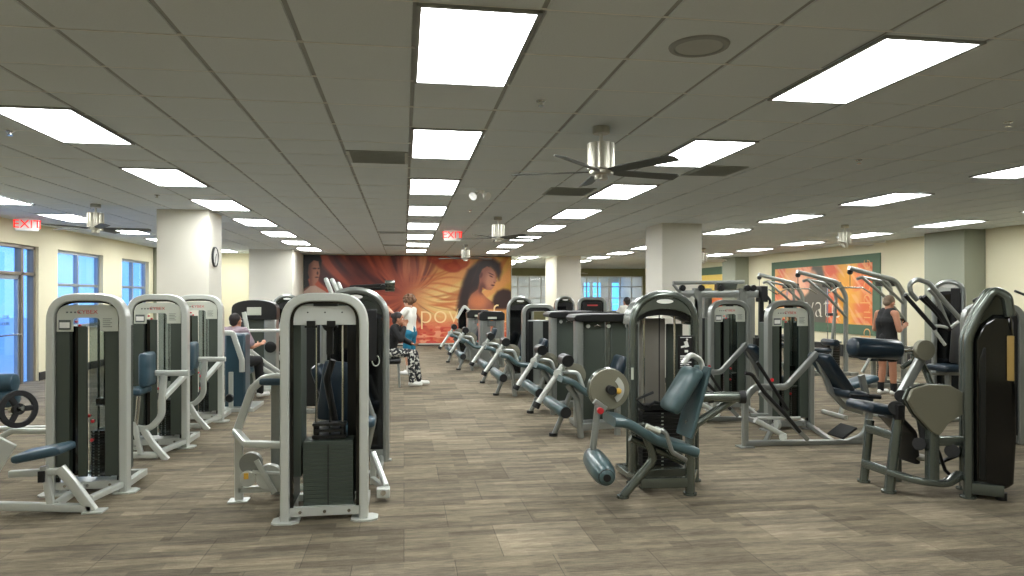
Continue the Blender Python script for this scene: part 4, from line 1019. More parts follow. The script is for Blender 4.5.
# --- chain of smaller machines farther down the row
def silver_like(r, w, h):
    t = .062; G().sweep(arch(w-t, h-t/2, .16, 8, 0, .01, .06), rrect(.12, t, .008, 1), (0, 1, 0)).box((0, .06, .06), (w-.1, .05, .06)).build('hoop_frame', 'silver_m', r, smooth=30)
    G().frame(arch(w-2*t, h-t, .13, 8, 0, .1, .04), arch(w-2*t-.08, h-t-.06, .11, 8, 0, .1, .04), (0, .06, 0)).build('inner_rim', 'inkblack', r)
    G().box2((-w/2+t+.03, .07, .1), (w/2-t-.03, .3, h-.28)).build('stack_shroud', 'silver_m', r, bevel=.01)
    for a, b in ((-w/2+t+.05, -.09), (.08, w/2-t-.05)): G().box2((a, .055, .1), (b, .07, h-.3)).build('shroud_panel', 'dark', r)
def low_tower(r, w, h):
    for s in (-1, 1): G().box2((s*w/2, 0, .02), (s*(w/2-.07), .35, h-.04)).build('post', 'silver_m', r, bevel=.01)
    G().box2((-w/2, 0, 0), (w/2, .4, .05)).build('base_rail', 'silver_m', r, bevel=.01)
    G().prism([V((-w/2-.01, -.03, h-.2)), V((-w/2-.01, -.03, h-.06)), V((-w/2+.08, -.03, h)), V((w/2-.05, -.03, h)), V((w/2+.01, -.03, h-.05)), V((w/2+.01, -.03, h-.2))], (0, .42, 0)).build('console', 'dark', r, bevel=.012)
    G().box2((-.1, -.04, h-.17), (.1, -.03, h-.12)).build('name_plate', 'placard', r)
    for a, b in ((-w/2+.07, -.03), (.03, w/2-.07)): G().box2((a, .04, .05), (b, .09, h-.2)).build('shroud_panel', 'silver_m', r, bevel=.01)
    G().box2((-.1, .0, h-.34), (.1, .04, h-.21)).build('dial_box', 'ink', r, bevel=.006)
def mid_machine(loc, label, kind, h, w):
    r = empty('weight_machine', loc, label, 'exercise machine', 'machines down the right row')
    if kind == 0: silver_like(r, w, h)
    elif kind == 1: glossy_tower(r, w, h, 'silver_m', 'closed')
    else: low_tower(r, w, h)
    leg_unit(r); return r
mid_machine((2.28, 11.75, 0), 'round-shouldered silver machine, first past the flat-topped pair', 0, 1.48, .58)
mid_machine((2.24, 13.4, 0), 'dark oval-topped machine left of the round-shouldered silver one', 1, 1.62, .54)
q = mid_machine((1.98, 15.8, 0), 'low twin-panel silver machine with dark console, nearer of two before the mural', 2, 1.27, .56)
again(q, (1.86, 17.6, 0), 'low twin-panel silver machine between its twin and the black end tower')
# black end tower with slanting white edge
loc = V((1.72, 19.6, 0)); P = L_(loc)
r = empty('weight_machine', loc, 'black tower with slanted silver edge, last in the right row at the mural', 'exercise machine')
G().box2((-.22, 0, .03), (.12, .5, 1.28)).build('shroud', 'black', r, bevel=.03)
G().sweep(fillet([V((-.26, -.05, 1.0)), V((-.05, -.05, 1.36)), V((.2, -.05, 1.1)), V((.2, -.05, 0))], .05), rrect(.1, .07, .01), (0, 1, 0)).build('edge_frame', 'silver', r)
G().box2((-.3, -.2, 0), (.3, .5, .05)).build('base_rail', 'silver_m', r, bevel=.01)
G().lathe([(0, .12), (.04, .12), (.05, .08)], (.0, -.06, .4), (0, -1, 0), 20).build('cam_disc', 'beige', r)

# second line behind the row
for px, Y, w, h, kd, lab in ((565.5, 17.0, .52, 1.63, 1, 'dark oval-headed machine showing above the flat tops, left of the square one'), (592.5, 15.2, .66, 1.60, 0, 'square-shouldered dark-headed machine showing above the flat tops')):
    p = at(px, 297, Y); r = empty('weight_machine', (p.x, Y, 0), lab, 'exercise machine', 'machines of the second line')
    if kd: glossy_tower(r, w, h, 'silver_m', 'closed')
    else:
        silver_like(r, w, h); G().box2((-w/2+.1, .0, h-.32), (w/2-.1, .05, h-.12)).build('console', 'inkblack', r, bevel=.03); G().box2((-.12, -.01, h-.2), (.12, .0, h-.17)).build('name_plate', 'logored', r)
        G().box2((-.1, -.06, .9), (.1, .02, 1.3)).build('stack_cover', 'dark', r); G().pad((-.3, -.3, 1.24), (.5, -.3, 1.24), .3, .06).build('arm_pad', 'dark', r); G().box2((-.42, -.5, .0), (.42, -.1, .1)).bar((0, -.3, .05), (0, -.3, 1.22), .08, .08).build('arm_post', 'silver_m', r)
# ================================================================= RIGHT BLOCK
# --- two leg presses with silver towers
loc = V((4.60, 7.8, 0)); P = L_(loc)
p1 = empty('leg_press_machine', loc, 'nearer right silver tower machine with long reclined frame and navy pads', 'exercise machine', 'silver tower machines with reclined seats')
silver_tower(p1, .61, 1.56, fm='silver_m')
Y = 7.0
g = G(); SW(g, P, Y, [(745, 447), (745, 400), (754, 387), (786, 387), (817, 353)], .055, .065, .12); a = P(745, 447, Y); g.box((a.x, a.y, .006), (.16, .14, .012))
SW(g, P, Y, [(745, 443), (862, 442)], .06, .06); SW(g, P, Y, [(861, 375), (870, 410), (866, 436), (845, 443)], .05, .07, .2)
SW(g, P, Y+.05, [(816, 354), (831, 392), (845, 407), (862, 412)], .05, .06, .12); g.bar(P(750, 415, Y), P(768, 415, Y), .04, .04); SW(g, P, Y-.1, [(760, 391), (780, 412), (808, 440)], .03, .05, .1)
g.bar(P(765, 443, Y), (-.2, .05, .06), .05, .05, (0, 0, 1)); g.bar(P(835, 443, Y), (.24, .05, .06), .05, .05, (0, 0, 1)); g.box(P(860, 444, Y)+V((0, 0, -.03)), (.2, .3, .02))
g.build('seat_frame', 'silver_m', p1, bevel=.002)
g = G(); g.tube([P(755, 420, Y-.15), P(785, 436, Y-.15)], .028).tube([P(757, 418, Y-.1), P(800, 418, Y-.1)], .016).cyl(P(783, 437, Y-.2), P(783, 437, Y-.08), .04, n=14).cyl(P(776, 424, Y), P(779, 424, Y), .05, n=14); g.build('linkage', 'silver', p1)
g = G(); g.tube([P(745, 373, Y-.2), P(752, 374, Y-.2), P(764, 392, Y-.2), P(785, 414, Y-.2), P(800, 432, Y-.2)], .02, bend=.1).tube([P(757, 362, Y-.1), P(775, 390, Y-.1), P(788, 410, Y-.1)], .018, bend=.1); g.build('release_lever', 'rubber', p1)
G().pad(P(818, 354, Y), P(844, 392, Y), .4, .085, r=.038).build('back_pad', 'navy', p1)
G().pad(P(836, 390, Y), P(863, 398, Y), .42, .12, r=.055).build('seat_pad', 'navy', p1)
G().obox(P(842, 431, Y), [V((.83, 0, .55)), V((0, 1, 0)), V((-.55, 0, .83))], (.1, .14, .012)).build('foot_plate', 'dark', p1, bevel=.004)
G().cyl(P(772, 380, Y+.15), P(772, 380, Y+.12), .02).build('release_knob', 'red', p1)
p2 = again(p1, (4.56, 9.3, 0), 'farther right silver tower machine with reclined frame, left of its twin')
# --- bench pad between them (lighter)
# --- back-extension machine at the right
loc = V((4.42, 4.98, 0)); P = L_(loc)
b1 = empty('back_extension_machine', loc, 'large dark machine at right with navy roller, beige teardrop cam and black tower', 'exercise machine')
TR = math.radians(-36)
ux, uy, uz = V((math.cos(TR), math.sin(TR), 0)), V((-math.sin(TR), math.cos(TR), 0)), V((0, 0, 1))
q3 = lambda x, y, z: ux*(x*.84+.03) + uy*y + uz*z
side = fillet([V((0, 0, .0)), V((0, 0, 1.27)), V((.1, 0, 1.5)), V((.21, 0, 1.66)), V((.31, 0, 1.60)), V((.33, 0, 1.45))], [0, .3, .15, .09, .06, 0], 8)
Dp = .28
g = G()
for y in (0, Dp): g.sweep([q3(p.x, y, max(p.z, .012)) for p in side], circ(.042, 14, .036), uy); g.cyl(q3(0, y, 0), q3(0, y, .014), .06, n=16)
g.bar(q3(0, .0, .08), q3(.28, .0, .08), .06, .09, uy).bar(q3(0, Dp, .08), q3(.28, Dp, .08), .06, .09, uy).bar(q3(.0, 0, .08), q3(.0, Dp, .08), .06, .09, ux); g.build('side_frame', 'silver_d', b1)
capp = [p for p in side if p.z > 1.27]
g = G(); g.prism([q3(p.x+.0, .03, p.z-.01) for p in capp]+[q3(.33, .03, 1.3), q3(.2, .03, 1.3), q3(.06, .03, 1.24)], uy*(Dp-.06)).build('cap', 'gloss', b1, bevel=.012, smooth=45)
g = G(); g.prism([q3(x, -.01, z) for x, z in ((.045, .12), (.045, 1.26), (.1, 1.38), (.2, 1.46), (.34, 1.46), (.36, 1.3), (.38, .5), (.36, .14), (.3, .09))], uy*(Dp+.02)).build('shroud', 'black', b1, bevel=.03, smooth=45)
G().prism([q3(x, -.025, z) for x, z in ((.09, .16), (.09, 1.1), (.12, 1.2), (.14, 1.2), (.14, .16))], uy*.02).build('shroud_fin', 'dark', b1, bevel=.006)
G().prism([q3(x, -.05, z) for x, z in ((.3, .95), (.3, 1.3), (.355, 1.3), (.355, .95))], uy*.025).build('instruction_panel', 'wood', b1, bevel=.006)
for y in (.05, Dp-.05): G().cyl(q3(.27, y, .0), q3(.27, y, .06), .04, n=14).build('rubber_foot', 'rubber', b1)
foot1, foot2 = V((3.93, 5.52, 0))-loc, V((3.92, 5.19, 0))-loc
g = G(); Ya, Yb = 5.52, 5.19
t1 = P(870, 420, Ya); g.tube([foot1, t1], .036); g.cyl(foot1, foot1+V((0, 0, .02)), .052, n=16)
t2 = P(900, 402, Yb); g.tube([foot2, t2], .042); g.cyl(foot2, foot2+V((0, 0, .02)), .058, n=16)
pst = V((0, .06, 0))
g.sweep(fillet([foot2+V((.0, 0, .17)), P(918, 481, 5.0), P(945, 484, 4.97), V((.02, .05, .17))], .2), rrect(.05, .085, .014), (0, 0, 1))
g.bar(P(864, 463, Ya), P(890, 472, Yb), .07, .05, (0, 0, 1)); g.bar(P(868, 428, Ya), P(894, 436, Yb), .07, .05, (0, 0, 1))
g.bar(P(932, 428, 5.05), P(932, 482, 5.0), .07, .085); g.bar(P(934, 441, 5.05), V((.02, .05, P(934, 441, 5.05).z)), .06, .075)
g.bar(P(903, 400, Yb), P(936, 400, 5.15), .05, .06); g.tube([P(900, 402, 5.5), P(898, 440, 5.5), (P(898, 440, 5.5).x, 5.5-loc.y, 0)], .03, bend=.05)
g.build('seat_frame', 'silver_d', b1, bevel=.0)
cam = fillet([P(x, y, 5.02) for x, y in ((906, 400), (910, 389), (926, 384), (948, 385), (962, 393), (970, 411), (958, 415), (946, 423), (937, 436), (929, 431), (914, 414), (906, 400))], .05, 4)
G().prism(cam[:-1], (0, -.03, 0)).build('cam_plate', 'beige', b1, bevel=.006)
G().prism([p+V((.0, .03, 0)) for p in cam[:-1]], (0, .02, 0)).build('cam_backing', 'silver_d', b1, bevel=.004)
# upper roller and its arm
Yr = 5.25; pr0, pr1 = P(851, 347, Yr), P(899, 350, Yr)
G().cyl(pr0, pr1, .083, n=28, ch=.025).build('roller_pad', 'navy', b1, smooth=50)
G().cyl(pr1, P(919, 350, Yr), .03, n=16).build('roller_shaft', 'chrome', b1)
dc = P(923, 350, Yr-.02); G().cyl(dc+V((0, -.035, 0)), dc+V((0, .02, 0)), .085, n=36).build('pivot_disc', 'beige', b1, bevel=.004)
G().bar(P(921, 358, Yr), P(902, 393, Yr-.03), .05, .075).build('roller_arm', 'silver_m', b1, bevel=.006)
G().tube([P(917, 354, Yr+.15), P(926, 372, Yr+.15), P(932, 388, Yr+.1)], .026, bend=.05).tube([P(913, 354, Yr+.05), P(913, 360, Yr+.2), P(902, 368, Yr+.2)], .02, bend=.03).build('support_arm', 'silver_d', b1)
G().cyl(P(901, 396, Yr-.08), P(901, 396, Yr+.1), .05, n=20).cyl(P(896, 408, Yr-.1), P(896, 408, Yr+.08), .06, n=20).build('pivot_hub', 'dark', b1, bevel=.005)
G().bar(P(912, 386, Yr-.06), P(917, 417, Yr-.06), .06, .06).box(P(899, 412, Yr-.1), (.06, .06, .12)).tube([P(917, 400, 5.2), P(924, 440, 5.1)], .03).cyl(P(919, 444, 5.0), P(919, 444, 5.15), .05, n=18).cyl(P(952, 451, 5.0), P(952, 451, 5.25), .055, n=18).tube([P(938, 450, 5.15), P(945, 470, 5.15), P(950, 475, 5.15)], .014).bar(P(938, 463, 5.2), P(958, 455, 5.2), .04, .02).build('lower_lever', 'rubber', b1, bevel=.003)
G().pad(P(857, 405, 5.36), P(891, 410, 5.36), .36, .085, r=.04).build('seat_pad', 'navy', b1)
G().sweep(fillet([P(890, 416, 5.4), P(903, 430, 5.4), P(906, 460, 5.4)], .08), rrect(.3, .05, .02), (0, 1, 0)).build('leg_shield', 'dark', b1, bevel=.004)
G().ball(P(919, 457, 5.3), (.07, .12, .025), 20, 10).build('foot_rest', 'beige', b1)
G().tube([P(850, 395, 5.35), P(880, 397, 5.35)], .012).cyl(P(868, 396, 5.35), P(880, 397, 5.35), .02, n=12).build('hand_grip', 'rubber', b1)

# --- pulldown stations
loc = V((8.96, 11.5, 0)); P = L_(loc)
def pulldown(loc, P, Y):
    r = empty('pulldown_station', loc, 'nearest tall pulldown station, its boom over the man in the black tank top', 'exercise machine', 'tall pulldown stations')
    g = G(); g.sweep(fillet([P(849, 268, Y), P(868, 273, Y), P(895, 280, Y), P(904, 295, Y), P(904, 340, Y), V((P(904, 340, Y).x, 0, 0))], .3), rrect(.08, .08, .02), (0, 1, 0))
    g.sweep(fillet([P(868, 273, Y+.25), P(890, 283, Y+.2), P(892, 300, Y+.2), V((P(892, 300, Y).x, .2, 0))], .25), rrect(.06, .06, .02), (0, 1, 0)); g.box2((-.9, -.25, 0), (.15, -.17, .06)).box2((-.9, .25, 0), (.15, .33, .06)).box2((-.06, -.3, 0), (.06, .6, .06)).box2((-.9, -.25, 0), (-.82, .33, .05))
    g.build('boom_frame', 'silver_m', r, bevel=.003)
    g = G(); g.tube([P(857, 279, Y-.25), P(862, 277, Y-.25), P(885, 297, Y-.25), P(905, 320, Y-.1)], .028, bend=.08).tube([P(862, 277, Y-.25), P(880, 281, Y-.1), P(905, 305, Y)], .028, bend=.08).build('side_arm', 'silver_m', r)
    a = P(850, 272, Y); G().tube([a, a-V((0, 0, .28))], .006).lathe([(0, .05), (.03, .05)], a+V((0, -.015, 0)), (0, 1, 0), 18).build('pulley', 'dark', r)
    a = a-V((0, 0, .28)); G().tube([a+V((-.5, -.12, -.1)), a+V((-.3, -.08, 0)), a+V((.3, .08, 0)), a+V((.5, .12, -.1))], .014, bend=.1).build('pull_bar', 'chrome', r)
    g = G()
    for k in range(14): g.box2((-.18, .3, .12+.035*k), (.1, .45, .15+.035*k))
    g.build('weight_stack', 'dark', r, bevel=.002)
    for x in (-.13, .05): G().cyl((x, .38, .1), (x, .38, 1.85), .01, n=8).build('guide_rod', 'chrome', r)
    G().box2((-.2, .28, 1.8), (.12, .48, 1.92)).build('top_housing', 'dark', r, bevel=.01); G().box2((-.12, .3, 1.2), (.05, .46, 1.26)).build('cable_carriage', 'dark', r, bevel=.01)
    G().pad((-.75, .04, .5), (-.35, .04, .5), .36, .1).build('seat_pad', 'navy', r)
    G().bar((-.55, .04, .03), (-.55, .04, .46), .07, .07).build('seat_post', 'silver_m', r, bevel=.004)
    G().cyl((-.3, -.2, .66), (-.3, .28, .66), .07, n=18, ch=.02).build('thigh_roller', 'navy', r)
    G().tube([(-.3, .04, .66), (-.05, .04, .66)], .025).build('roller_bracket', 'silver_m', r)
    return r
pd = pulldown(loc, P, 11.5)
again(pd, (9.03, 13.3, 0), 'second tall pulldown station, its boom crossing the middle of the mural')
again(pd, (9.15, 15.1, 0), 'farthest tall pulldown station, nearest the mural left border')

# --- shoulder press with looped levers at the pilaster
loc = V((7.35, 8.4, 0)); P = L_(loc)
sp_ = empty('weight_machine', loc, 'glossy hooded tower with long looped black levers in front of the sage pilaster', 'exercise machine')
glossy_tower(sp_, .40, 1.84, 'silver_m', 'closed', capm='silver')
R2 = Matrix.Rotation(math.radians(-38), 4, 'Z')
for o in list(sp_.children): o.data.transform(R2)
a0 = P(949, 297, 8.4).x
for o in list(sp_.children): o.data.transform(Matrix.Translation((a0-0, 0, 0)))
Y = 8.0
g = G(); T2(g, P, Y-.1, [(917, 300), (911, 293), (909, 284), (917, 279), (929, 283), (945, 302), (962, 321)], .03, bend=.1); g.build('press_lever', 'silver_m', sp_)
g = G(); T2(g, P, Y+.2, [(929, 289), (936, 296), (950, 330)], .028, bend=.2); g.build('press_lever', 'silver_m', sp_)
for dy, pts in ((-.1, [(905, 295), (920, 312), (935, 329)]), (.1, [(920, 297), (932, 308), (944, 322)]), (0, [(924, 296), (940, 313), (950, 330)])): g = G(); T2(g, P, Y+dy, pts, .026); g.build('hand_bar', 'rubber', sp_)
g = G(); T2(g, P, Y, [(935, 326), (940, 326), (950, 328), (962, 319)], .02, bend=.05); T2(g, P, Y, [(932, 327), (945, 345)], .02); g.build('link_bar', 'silver', sp_); g = G(); T2(g, P, Y, [(905, 293), (918, 298)], .014); g.build('link_bar', 'silver', sp_); g = G(); T2(g, P, Y, [(930, 373), (968, 373)], .03)
g.tube([P(948, 373, Y), (P(948, 373, Y).x, Y-8.4, .03)], .035); g.tube([(P(930, 373, Y).x, Y-8.4, .03), (P(968, 373, Y).x, Y-8.4, .03)], .03); g.tube([(P(948, 373, Y).x, Y-8.4, .03), (P(948, 373, Y).x+.05, .1, .03)], .03); g.build('seat_frame', 'silver_m', sp_)
G().pad(P(935, 368, Y), P(958, 368, Y), .36, .09).build('seat_pad', 'navy', sp_)
G().pad(P(960, 364, Y), P(963, 322, Y), .32, .08).build('back_pad', 'dark', sp_)

# --- machine cut by the right edge
loc = V((7.55, 7.7, 0)); P = L_(loc)
re_ = empty('weight_machine', loc, 'press machine mostly cut off by the right edge, silver bars reaching left', 'exercise machine')
Y = 7.7
g = G(); T2(g, P, Y, [(1008, 317), (1045, 319)], .026); T2(g, P, Y, [(1010, 318), (1024, 328), (1045, 345)], .022, bend=.05); T2(g, P, Y, [(1014, 352), (1020, 347), (1048, 347)], .026, bend=.04); T2(g, P, Y, [(1014, 352), (1014, 378)], .024)
T2(g, P, Y, [(1000, 372), (1048, 372)], .02); a = P(1046, 320, Y); g.bar((a.x, 0, 0), (a.x, 0, 1.75), .08, .08); b = P(1014, 378, Y); g.tube([b, (b.x, 0, 0)], .026); g.box2((b.x-.1, -.3, 0), (a.x+.1, .3, .05)); g.build('frame', 'silver_m', re_)
G().cyl(P(1010, 370, Y)+V((0, -.1, 0)), P(1010, 370, Y)+V((0, .15, 0)), .065, n=20, ch=.015).build('roller_pad', 'dark', re_)
G().tube([P(1015, 291, Y), P(1030, 297, Y), P(1046, 310, Y)], .016).build('top_lever', 'dark', re_)
# handles rising behind the black tower
loc = V((5.7, 6.7, 0)); P = L_(loc); Y = 6.7
hz = empty('weight_machine', loc, 'silver hooped machine half hidden behind the black right tower, dark handles on top', 'exercise machine')
silver_like(hz, .6, 1.53)
hx = P(995, 300, Y).x
for o in list(hz.children): o.data.transform(Matrix.Rotation(math.radians(-20), 4, 'Z')); o.data.transform(Matrix.Translation((hx, 0, 0)))
g = G(); T2(g, P, Y, [(992, 292), (976, 299), (973, 301), (980, 304)], .014, bend=.02); g.tube([P(980, 304, Y), P(984, 312, Y)], .02); g.build('handle', 'dark', hz)

# --- multi-station cable frame behind the first reclined machine
loc = V((4.9, 10.6, 0)); P = L_(loc); Y = 10.6
ms = empty('cable_frame', loc, 'wide grey multi-station cable frame with black box, above the right silver towers', 'exercise machine')
g = G()
for px, dy in ((697, 0), (742, 0), (707, .9), (750, .9)):
    a = P(px, 290, Y+dy); g.bar((a.x, dy, 0), (a.x, dy, a.z+.03), .1, .14)
g.bar(P(680, 294, Y), P(758, 294, Y), .08, .12); g.bar(P(673, 283, Y), P(744, 282, Y), .06, .06); g.bar(P(684, 293, Y+.9), P(758, 293, Y+.9), .07, .07)
for px in (697, 742): a, b = P(px, 293, Y), P(px, 293, Y+.9); b.x = a.x; g.bar(a, b, .06, .06, (0, 0, 1))
g.bar(P(673, 284, Y), P(680, 293, Y), .05, .04); g.build('frame', 'silver_m', ms, bevel=.004)
G().prism([P(x, y, Y-.05) for x, y in ((688, 300), (692, 296), (698, 300), (700, 322), (694, 345), (690, 335))], (0, .05, 0)).build('cover_plate', 'placard', ms, bevel=.01)
G().prism([P(x, y, Y-.06) for x, y in ((717, 283), (738, 283), (736, 290), (717, 290))], (0, .1, 0)).build('brand_plate', 'silver_d', ms, bevel=.004)
G().box2(P(758.5, 302, Y)+V((0, -.1, 0)), P(765, 286, Y)+V((0, .1, 0))).build('box_head', 'inkblack', ms, bevel=.01)
G().tube([P(765, 294, Y), P(770, 300, Y), P(770, 308, Y), P(764, 312, Y)], .022, bend=.06).build('hook', 'dark', ms)
for px in (683, 702, 722, 748, 754): a = P(px, 288, Y-.08); G().cyl(a, a+V((0, .05, 0)), .05, n=14).build('pulley', 'dark', ms)
G().tube([P(764, 312, Y), P(764, 345, Y)], .03).box2((P(756, 330, Y).x, 0, P(764, 346, Y).z), (P(768, 330, Y).x, .1, P(764, 338, Y).z)).bar(P(761, 302, Y), (P(761, 302, Y).x, 0, 0), .07, .07).build('side_post', 'dark', ms)
for a, b in ((701, 711), (713, 728)):
    x0, x1 = P(a, 300, Y+.5).x, P(b, 300, Y+.5).x
    G().box2((x0, .45, .05), (x1, .7, P(700, 318, Y+.5).z)).build('stack_shroud', 'dark', ms, bevel=.02)
G().tube([P(701, 320, Y+.2), P(701, 380, Y+.2)], .015).build('guide_rod', 'placard', ms)
# flat bench between the reclined machines and the man
loc = V((5.75, 8.6, 0)); P = L_(loc); Y = 8.6
bn = empty('exercise_bench', loc, 'slim bench with pale blue-grey pad behind the reclined navy seat', 'bench')
G().pad(P(842, 387, Y), P(873, 377, Y), .3, .09, r=.04).build('bench_pad', 'blue', bn)
a, b = P(848, 388, Y), P(862, 383, Y)
G().bar(a, (a.x-.12, 0, 0), .05, .05).bar(b, (b.x+.1, 0, 0), .05, .05).bar((a.x-.2, -.25, .03), (a.x-.2, .25, .03), .05, .05, (0, 0, 1)).bar((b.x+.15, -.25, .03), (b.x+.15, .25, .03), .05, .05, (0, 0, 1)).bar(a-V((.1, 0, .12)), b+V((0, 0, -.1)), .05, .05).build('bench_frame', 'silver', bn)
G().tube([P(862, 372, Y+.1), P(880, 340, Y+.1)], .02).build('bench_stay', 'silver', bn)
# ================================================================= PEOPLE
def head(g, c, f, up=V((0, 0, 1)), s=1.):
    """skull, jaw, nose, ears; f = facing"""
    f = f.normalized(); side = up.cross(f).normalized(); up = f.cross(side)
    def B(o, r, n=14, m=10):
        q = G().ball((0, 0, 0), r, n, m); A = Matrix((side, f, up)).transposed()
        g.add([c + (A @ (V(v)))*s + (side*o[0]+f*o[1]+up*o[2])*s for v in q.v], q.f)
    B((0, -.012, .02), (.074, .094, .092)); B((0, .018, -.05), (.058, .068, .062)); B((0, .06, -.088), (.03, .025, .022))
    B((0, .095, -.022), (.012, .018, .022), 8, 6); B((0, .086, -.002), (.008, .01, .022), 8, 6); B((0, .084, -.058), (.024, .012, .007), 8, 6)
    B((.076, -.002, -.015), (.01, .02, .03), 8, 6); B((-.076, -.002, -.015), (.01, .02, .03), 8, 6)
    return side, f, up
def hand(g, w, d, n, curl=.6, s=1.):
    """palm + four fingers + thumb; w wrist, d pointing direction, n palm normal"""
    d = d.normalized(); n = (n-d*n.dot(d)).normalized(); b = d.cross(n); w = V(w)
    pc = w + d*.05*s; q = G().pad(w+d*.005, w+d*.09*s, .078*s, .028*s, b, n=4); g.add(q.v, q.f)
    for k, (o, L) in enumerate(((-.03, .062), (-.01, .072), (.01, .068), (.03, .052))):
        p = w + d*.088*s + b*o*s; dd = d.copy(); r = .0095*s
        for j, fr in enumerate((.45, .32, .26)):
            dd = (dd + n*curl*.7).normalized(); e = p + dd*L*fr*s*1.1; g.limb(p, e, r, r*.92); p = e; r *= .92
    p = w + d*.025*s - b*.034*s; e = p + (d*.5-b*.8+n*.3).normalized()*.036*s; g.limb(p, e, .012*s, .011*s); g.limb(e, e+(d*.9-b*.1+n*.5).normalized()*.032*s, .011*s, .009*s)
def person(name, loc, rz, label, J, skin='skin', s=1., hair=None, top=None, bottom=None, sleeves=1., legs=1., shoe='shoe', socks=None, facing=V((0, -1, 0)), slim=1., tank=False, curl=.6):
    """J joints: pelvis chest neck head, shl shr ell elr wrl wrr, hil hir knl knr anl anr, tol tor (toe directions)"""
    r = empty(name, loc, label, 'person', None, rz)
    j = {k: V(v) for k, v in J.items()}
    g = G(); k = slim
    tor = [(j['pelvis'], .125*k), (j['pelvis'].lerp(j['chest'], .45), .112*k), (j['chest'], .132*k), (j['chest'].lerp(j['neck'], .6), .105*k)]
    def torso(g, e):
        for s_ in (-1, 1):
            o = (j['shl']-j['shr']).normalized()*.055*s_
            for (a, ra), (b, rb) in zip(tor, tor[1:]): g.limb(a+o, b+o*1.1, ra*.86+e, rb*.86+e)
        g.limb(j['shl'].lerp(j['shr'], .12), j['shl'].lerp(j['shr'], .88), .06*k+e, .06*k+e)
        g.limb(j['hil'], j['hir'], .1*k+e, .1*k+e)
    torso(g, 0); g.limb(j['chest'].lerp(j['neck'], .8), j['neck'], .062, .055); g.limb(j['neck'], j['head'].lerp(j['neck'], .35), .054, .052)
    hs = head(g, j['head'], facing)
    for a, b, c in (('shl', 'ell', 'wrl'), ('shr', 'elr', 'wrr')):
        g.limb(j[a], j[b], .056*k, .043*k); g.limb(j[b], j[c], .043*k, .027); d = j[c]-j[b]
        n = (V((0, 0, 1)) if abs(d.normalized().z) < .7 else V((0, -1, 0))); n = n*(-1 if 'palm' not in J else 1)
        hand(g, j[c], d, (hs[1]*.4+hs[2]*.6), curl)
    for a, b, c, t in (('hil', 'knl', 'anl', 'tol'), ('hir', 'knr', 'anr', 'tor')):
        g.limb(j[a], j[b], .088*k, .056*k); m = j[b].lerp(j[c], .3); g.limb(j[b], m, .055*k, .058*k); g.limb(m, j[c], .058*k, .036); g.limb(j[c]-V((0, 0, .04)), j[c]+j[t]*.14-V((0, 0, .045)), .034, .028)
    g.build('body', skin, r, remesh=.0085, smooth=0)
    side, f, up = hs; hc = j['head']
    g = G()
    for s_ in (-1, 1): g.ball(hc+side*.03*s_+f*.078-up*.004, .011, 10, 8)
    g.build('eye', 'white', r)
    g = G()
    for s_ in (-1, 1): g.ball(hc+side*.03*s_+f*.087-up*.004, .006, 8, 6)
    for s_ in (-1, 1): g.limb(hc+side*.016*s_+f*.083+up*.016, hc+side*.044*s_+f*.074+up*.018, .004, .003)
    g.build('iris_and_brow', 'hair', r)
    if hair:
        kind, m_ = hair; g = G(); A = Matrix((side, f, up)).transposed()
        def B(o, rr, n=14, m=10):
            q = G().ball((0, 0, 0), rr, n, m); g.add([hc + A @ V(v) + side*o[0]+f*o[1]+up*o[2] for v in q.v], q.f)
        if kind == 'curly':
            rq = random.Random(4)
            for _ in range(90):
                a, b = rq.uniform(0, 2*PI), rq.uniform(-.35, 1)
                z = b; q_ = math.sqrt(max(0, 1-z*z)); o = (q_*math.cos(a)*.095, q_*math.sin(a)*.1-.022, z*.1+.035)
                if o[1] > .04 and o[2] < .06: continue
                B([q*1.15 for q in o], rq.uniform(.024, .04), 8, 6)
            B((0, -.03, .03), (.092, .1, .1))
        elif kind == 'short':
            B((0, -.03, .036), (.081, .094, .09)); B((0, -.055, -.02), (.066, .056, .06))
        else:
            B((0, -.025, .032), (.084, .1, .096)); B((0, -.07, -.03), (.07, .05, .09)); B((0, -.105, .05), (.045, .045, .05))
        g.build('hair', m_, r, remesh=.008, smooth=0)
    e = .014
    if top:
        g = G()
        if tank:
            for s_ in (-1, 1):
                o = (j['shl']-j['shr']).normalized()*.055*s_
                for (a, ra), (b, rb) in zip(tor[:3], tor[1:3]): g.limb(a+o, b+o*1.1, ra*.86+e, rb*.86+e)
                g.limb(j['chest']+o*.5, j['chest'].lerp(j['neck'], .55)+o*.9, .132*k+e, .1*k+e); g.limb(j['chest'].lerp(j['neck'], .6)+o*1.4, j['neck']+o*1.5-V((0, 0, .04)), .075*k+e, .055*k+e)
        else:
            torso(g, e)
            for a, b, c in (('shl', 'ell', 'wrl'), ('shr', 'elr', 'wrr')):
                if sleeves <= .5: g.limb(j[a], j[a].lerp(j[b], .75), .056*k+.018, .05*k+.022)
                else: g.limb(j[a], j[b], .056*k+e, .043*k+e); g.limb(j[b], j[b].lerp(j[c], .92), .043*k+e, .033+e)
        g.build('tank_top' if tank else 'shirt', top, r, remesh=.011, smooth=0)
    if bottom:
        g = G(); g.limb(j['hil'], j['hir'], .112*k+e, .112*k+e); g.limb(j['hil'].lerp(j['hir'], .3), j['pelvis']+V((0, 0, .03)), .1, .118*k+e)
        for a, b, c in (('hil', 'knl', 'anl'), ('hir', 'knr', 'anr')):
            if legs < 1: g.limb(j[a], j[a].lerp(j[b], legs), .095*k+e, .072*k+.022)
            else: g.limb(j[a], j[b], .092*k+e, .06*k+e); g.limb(j[b], j[c]+V((0, 0, .02)), .06*k+e, .042+e)
        g.build('shorts' if legs < 1 else 'trousers', bottom, r, remesh=.011, smooth=0)
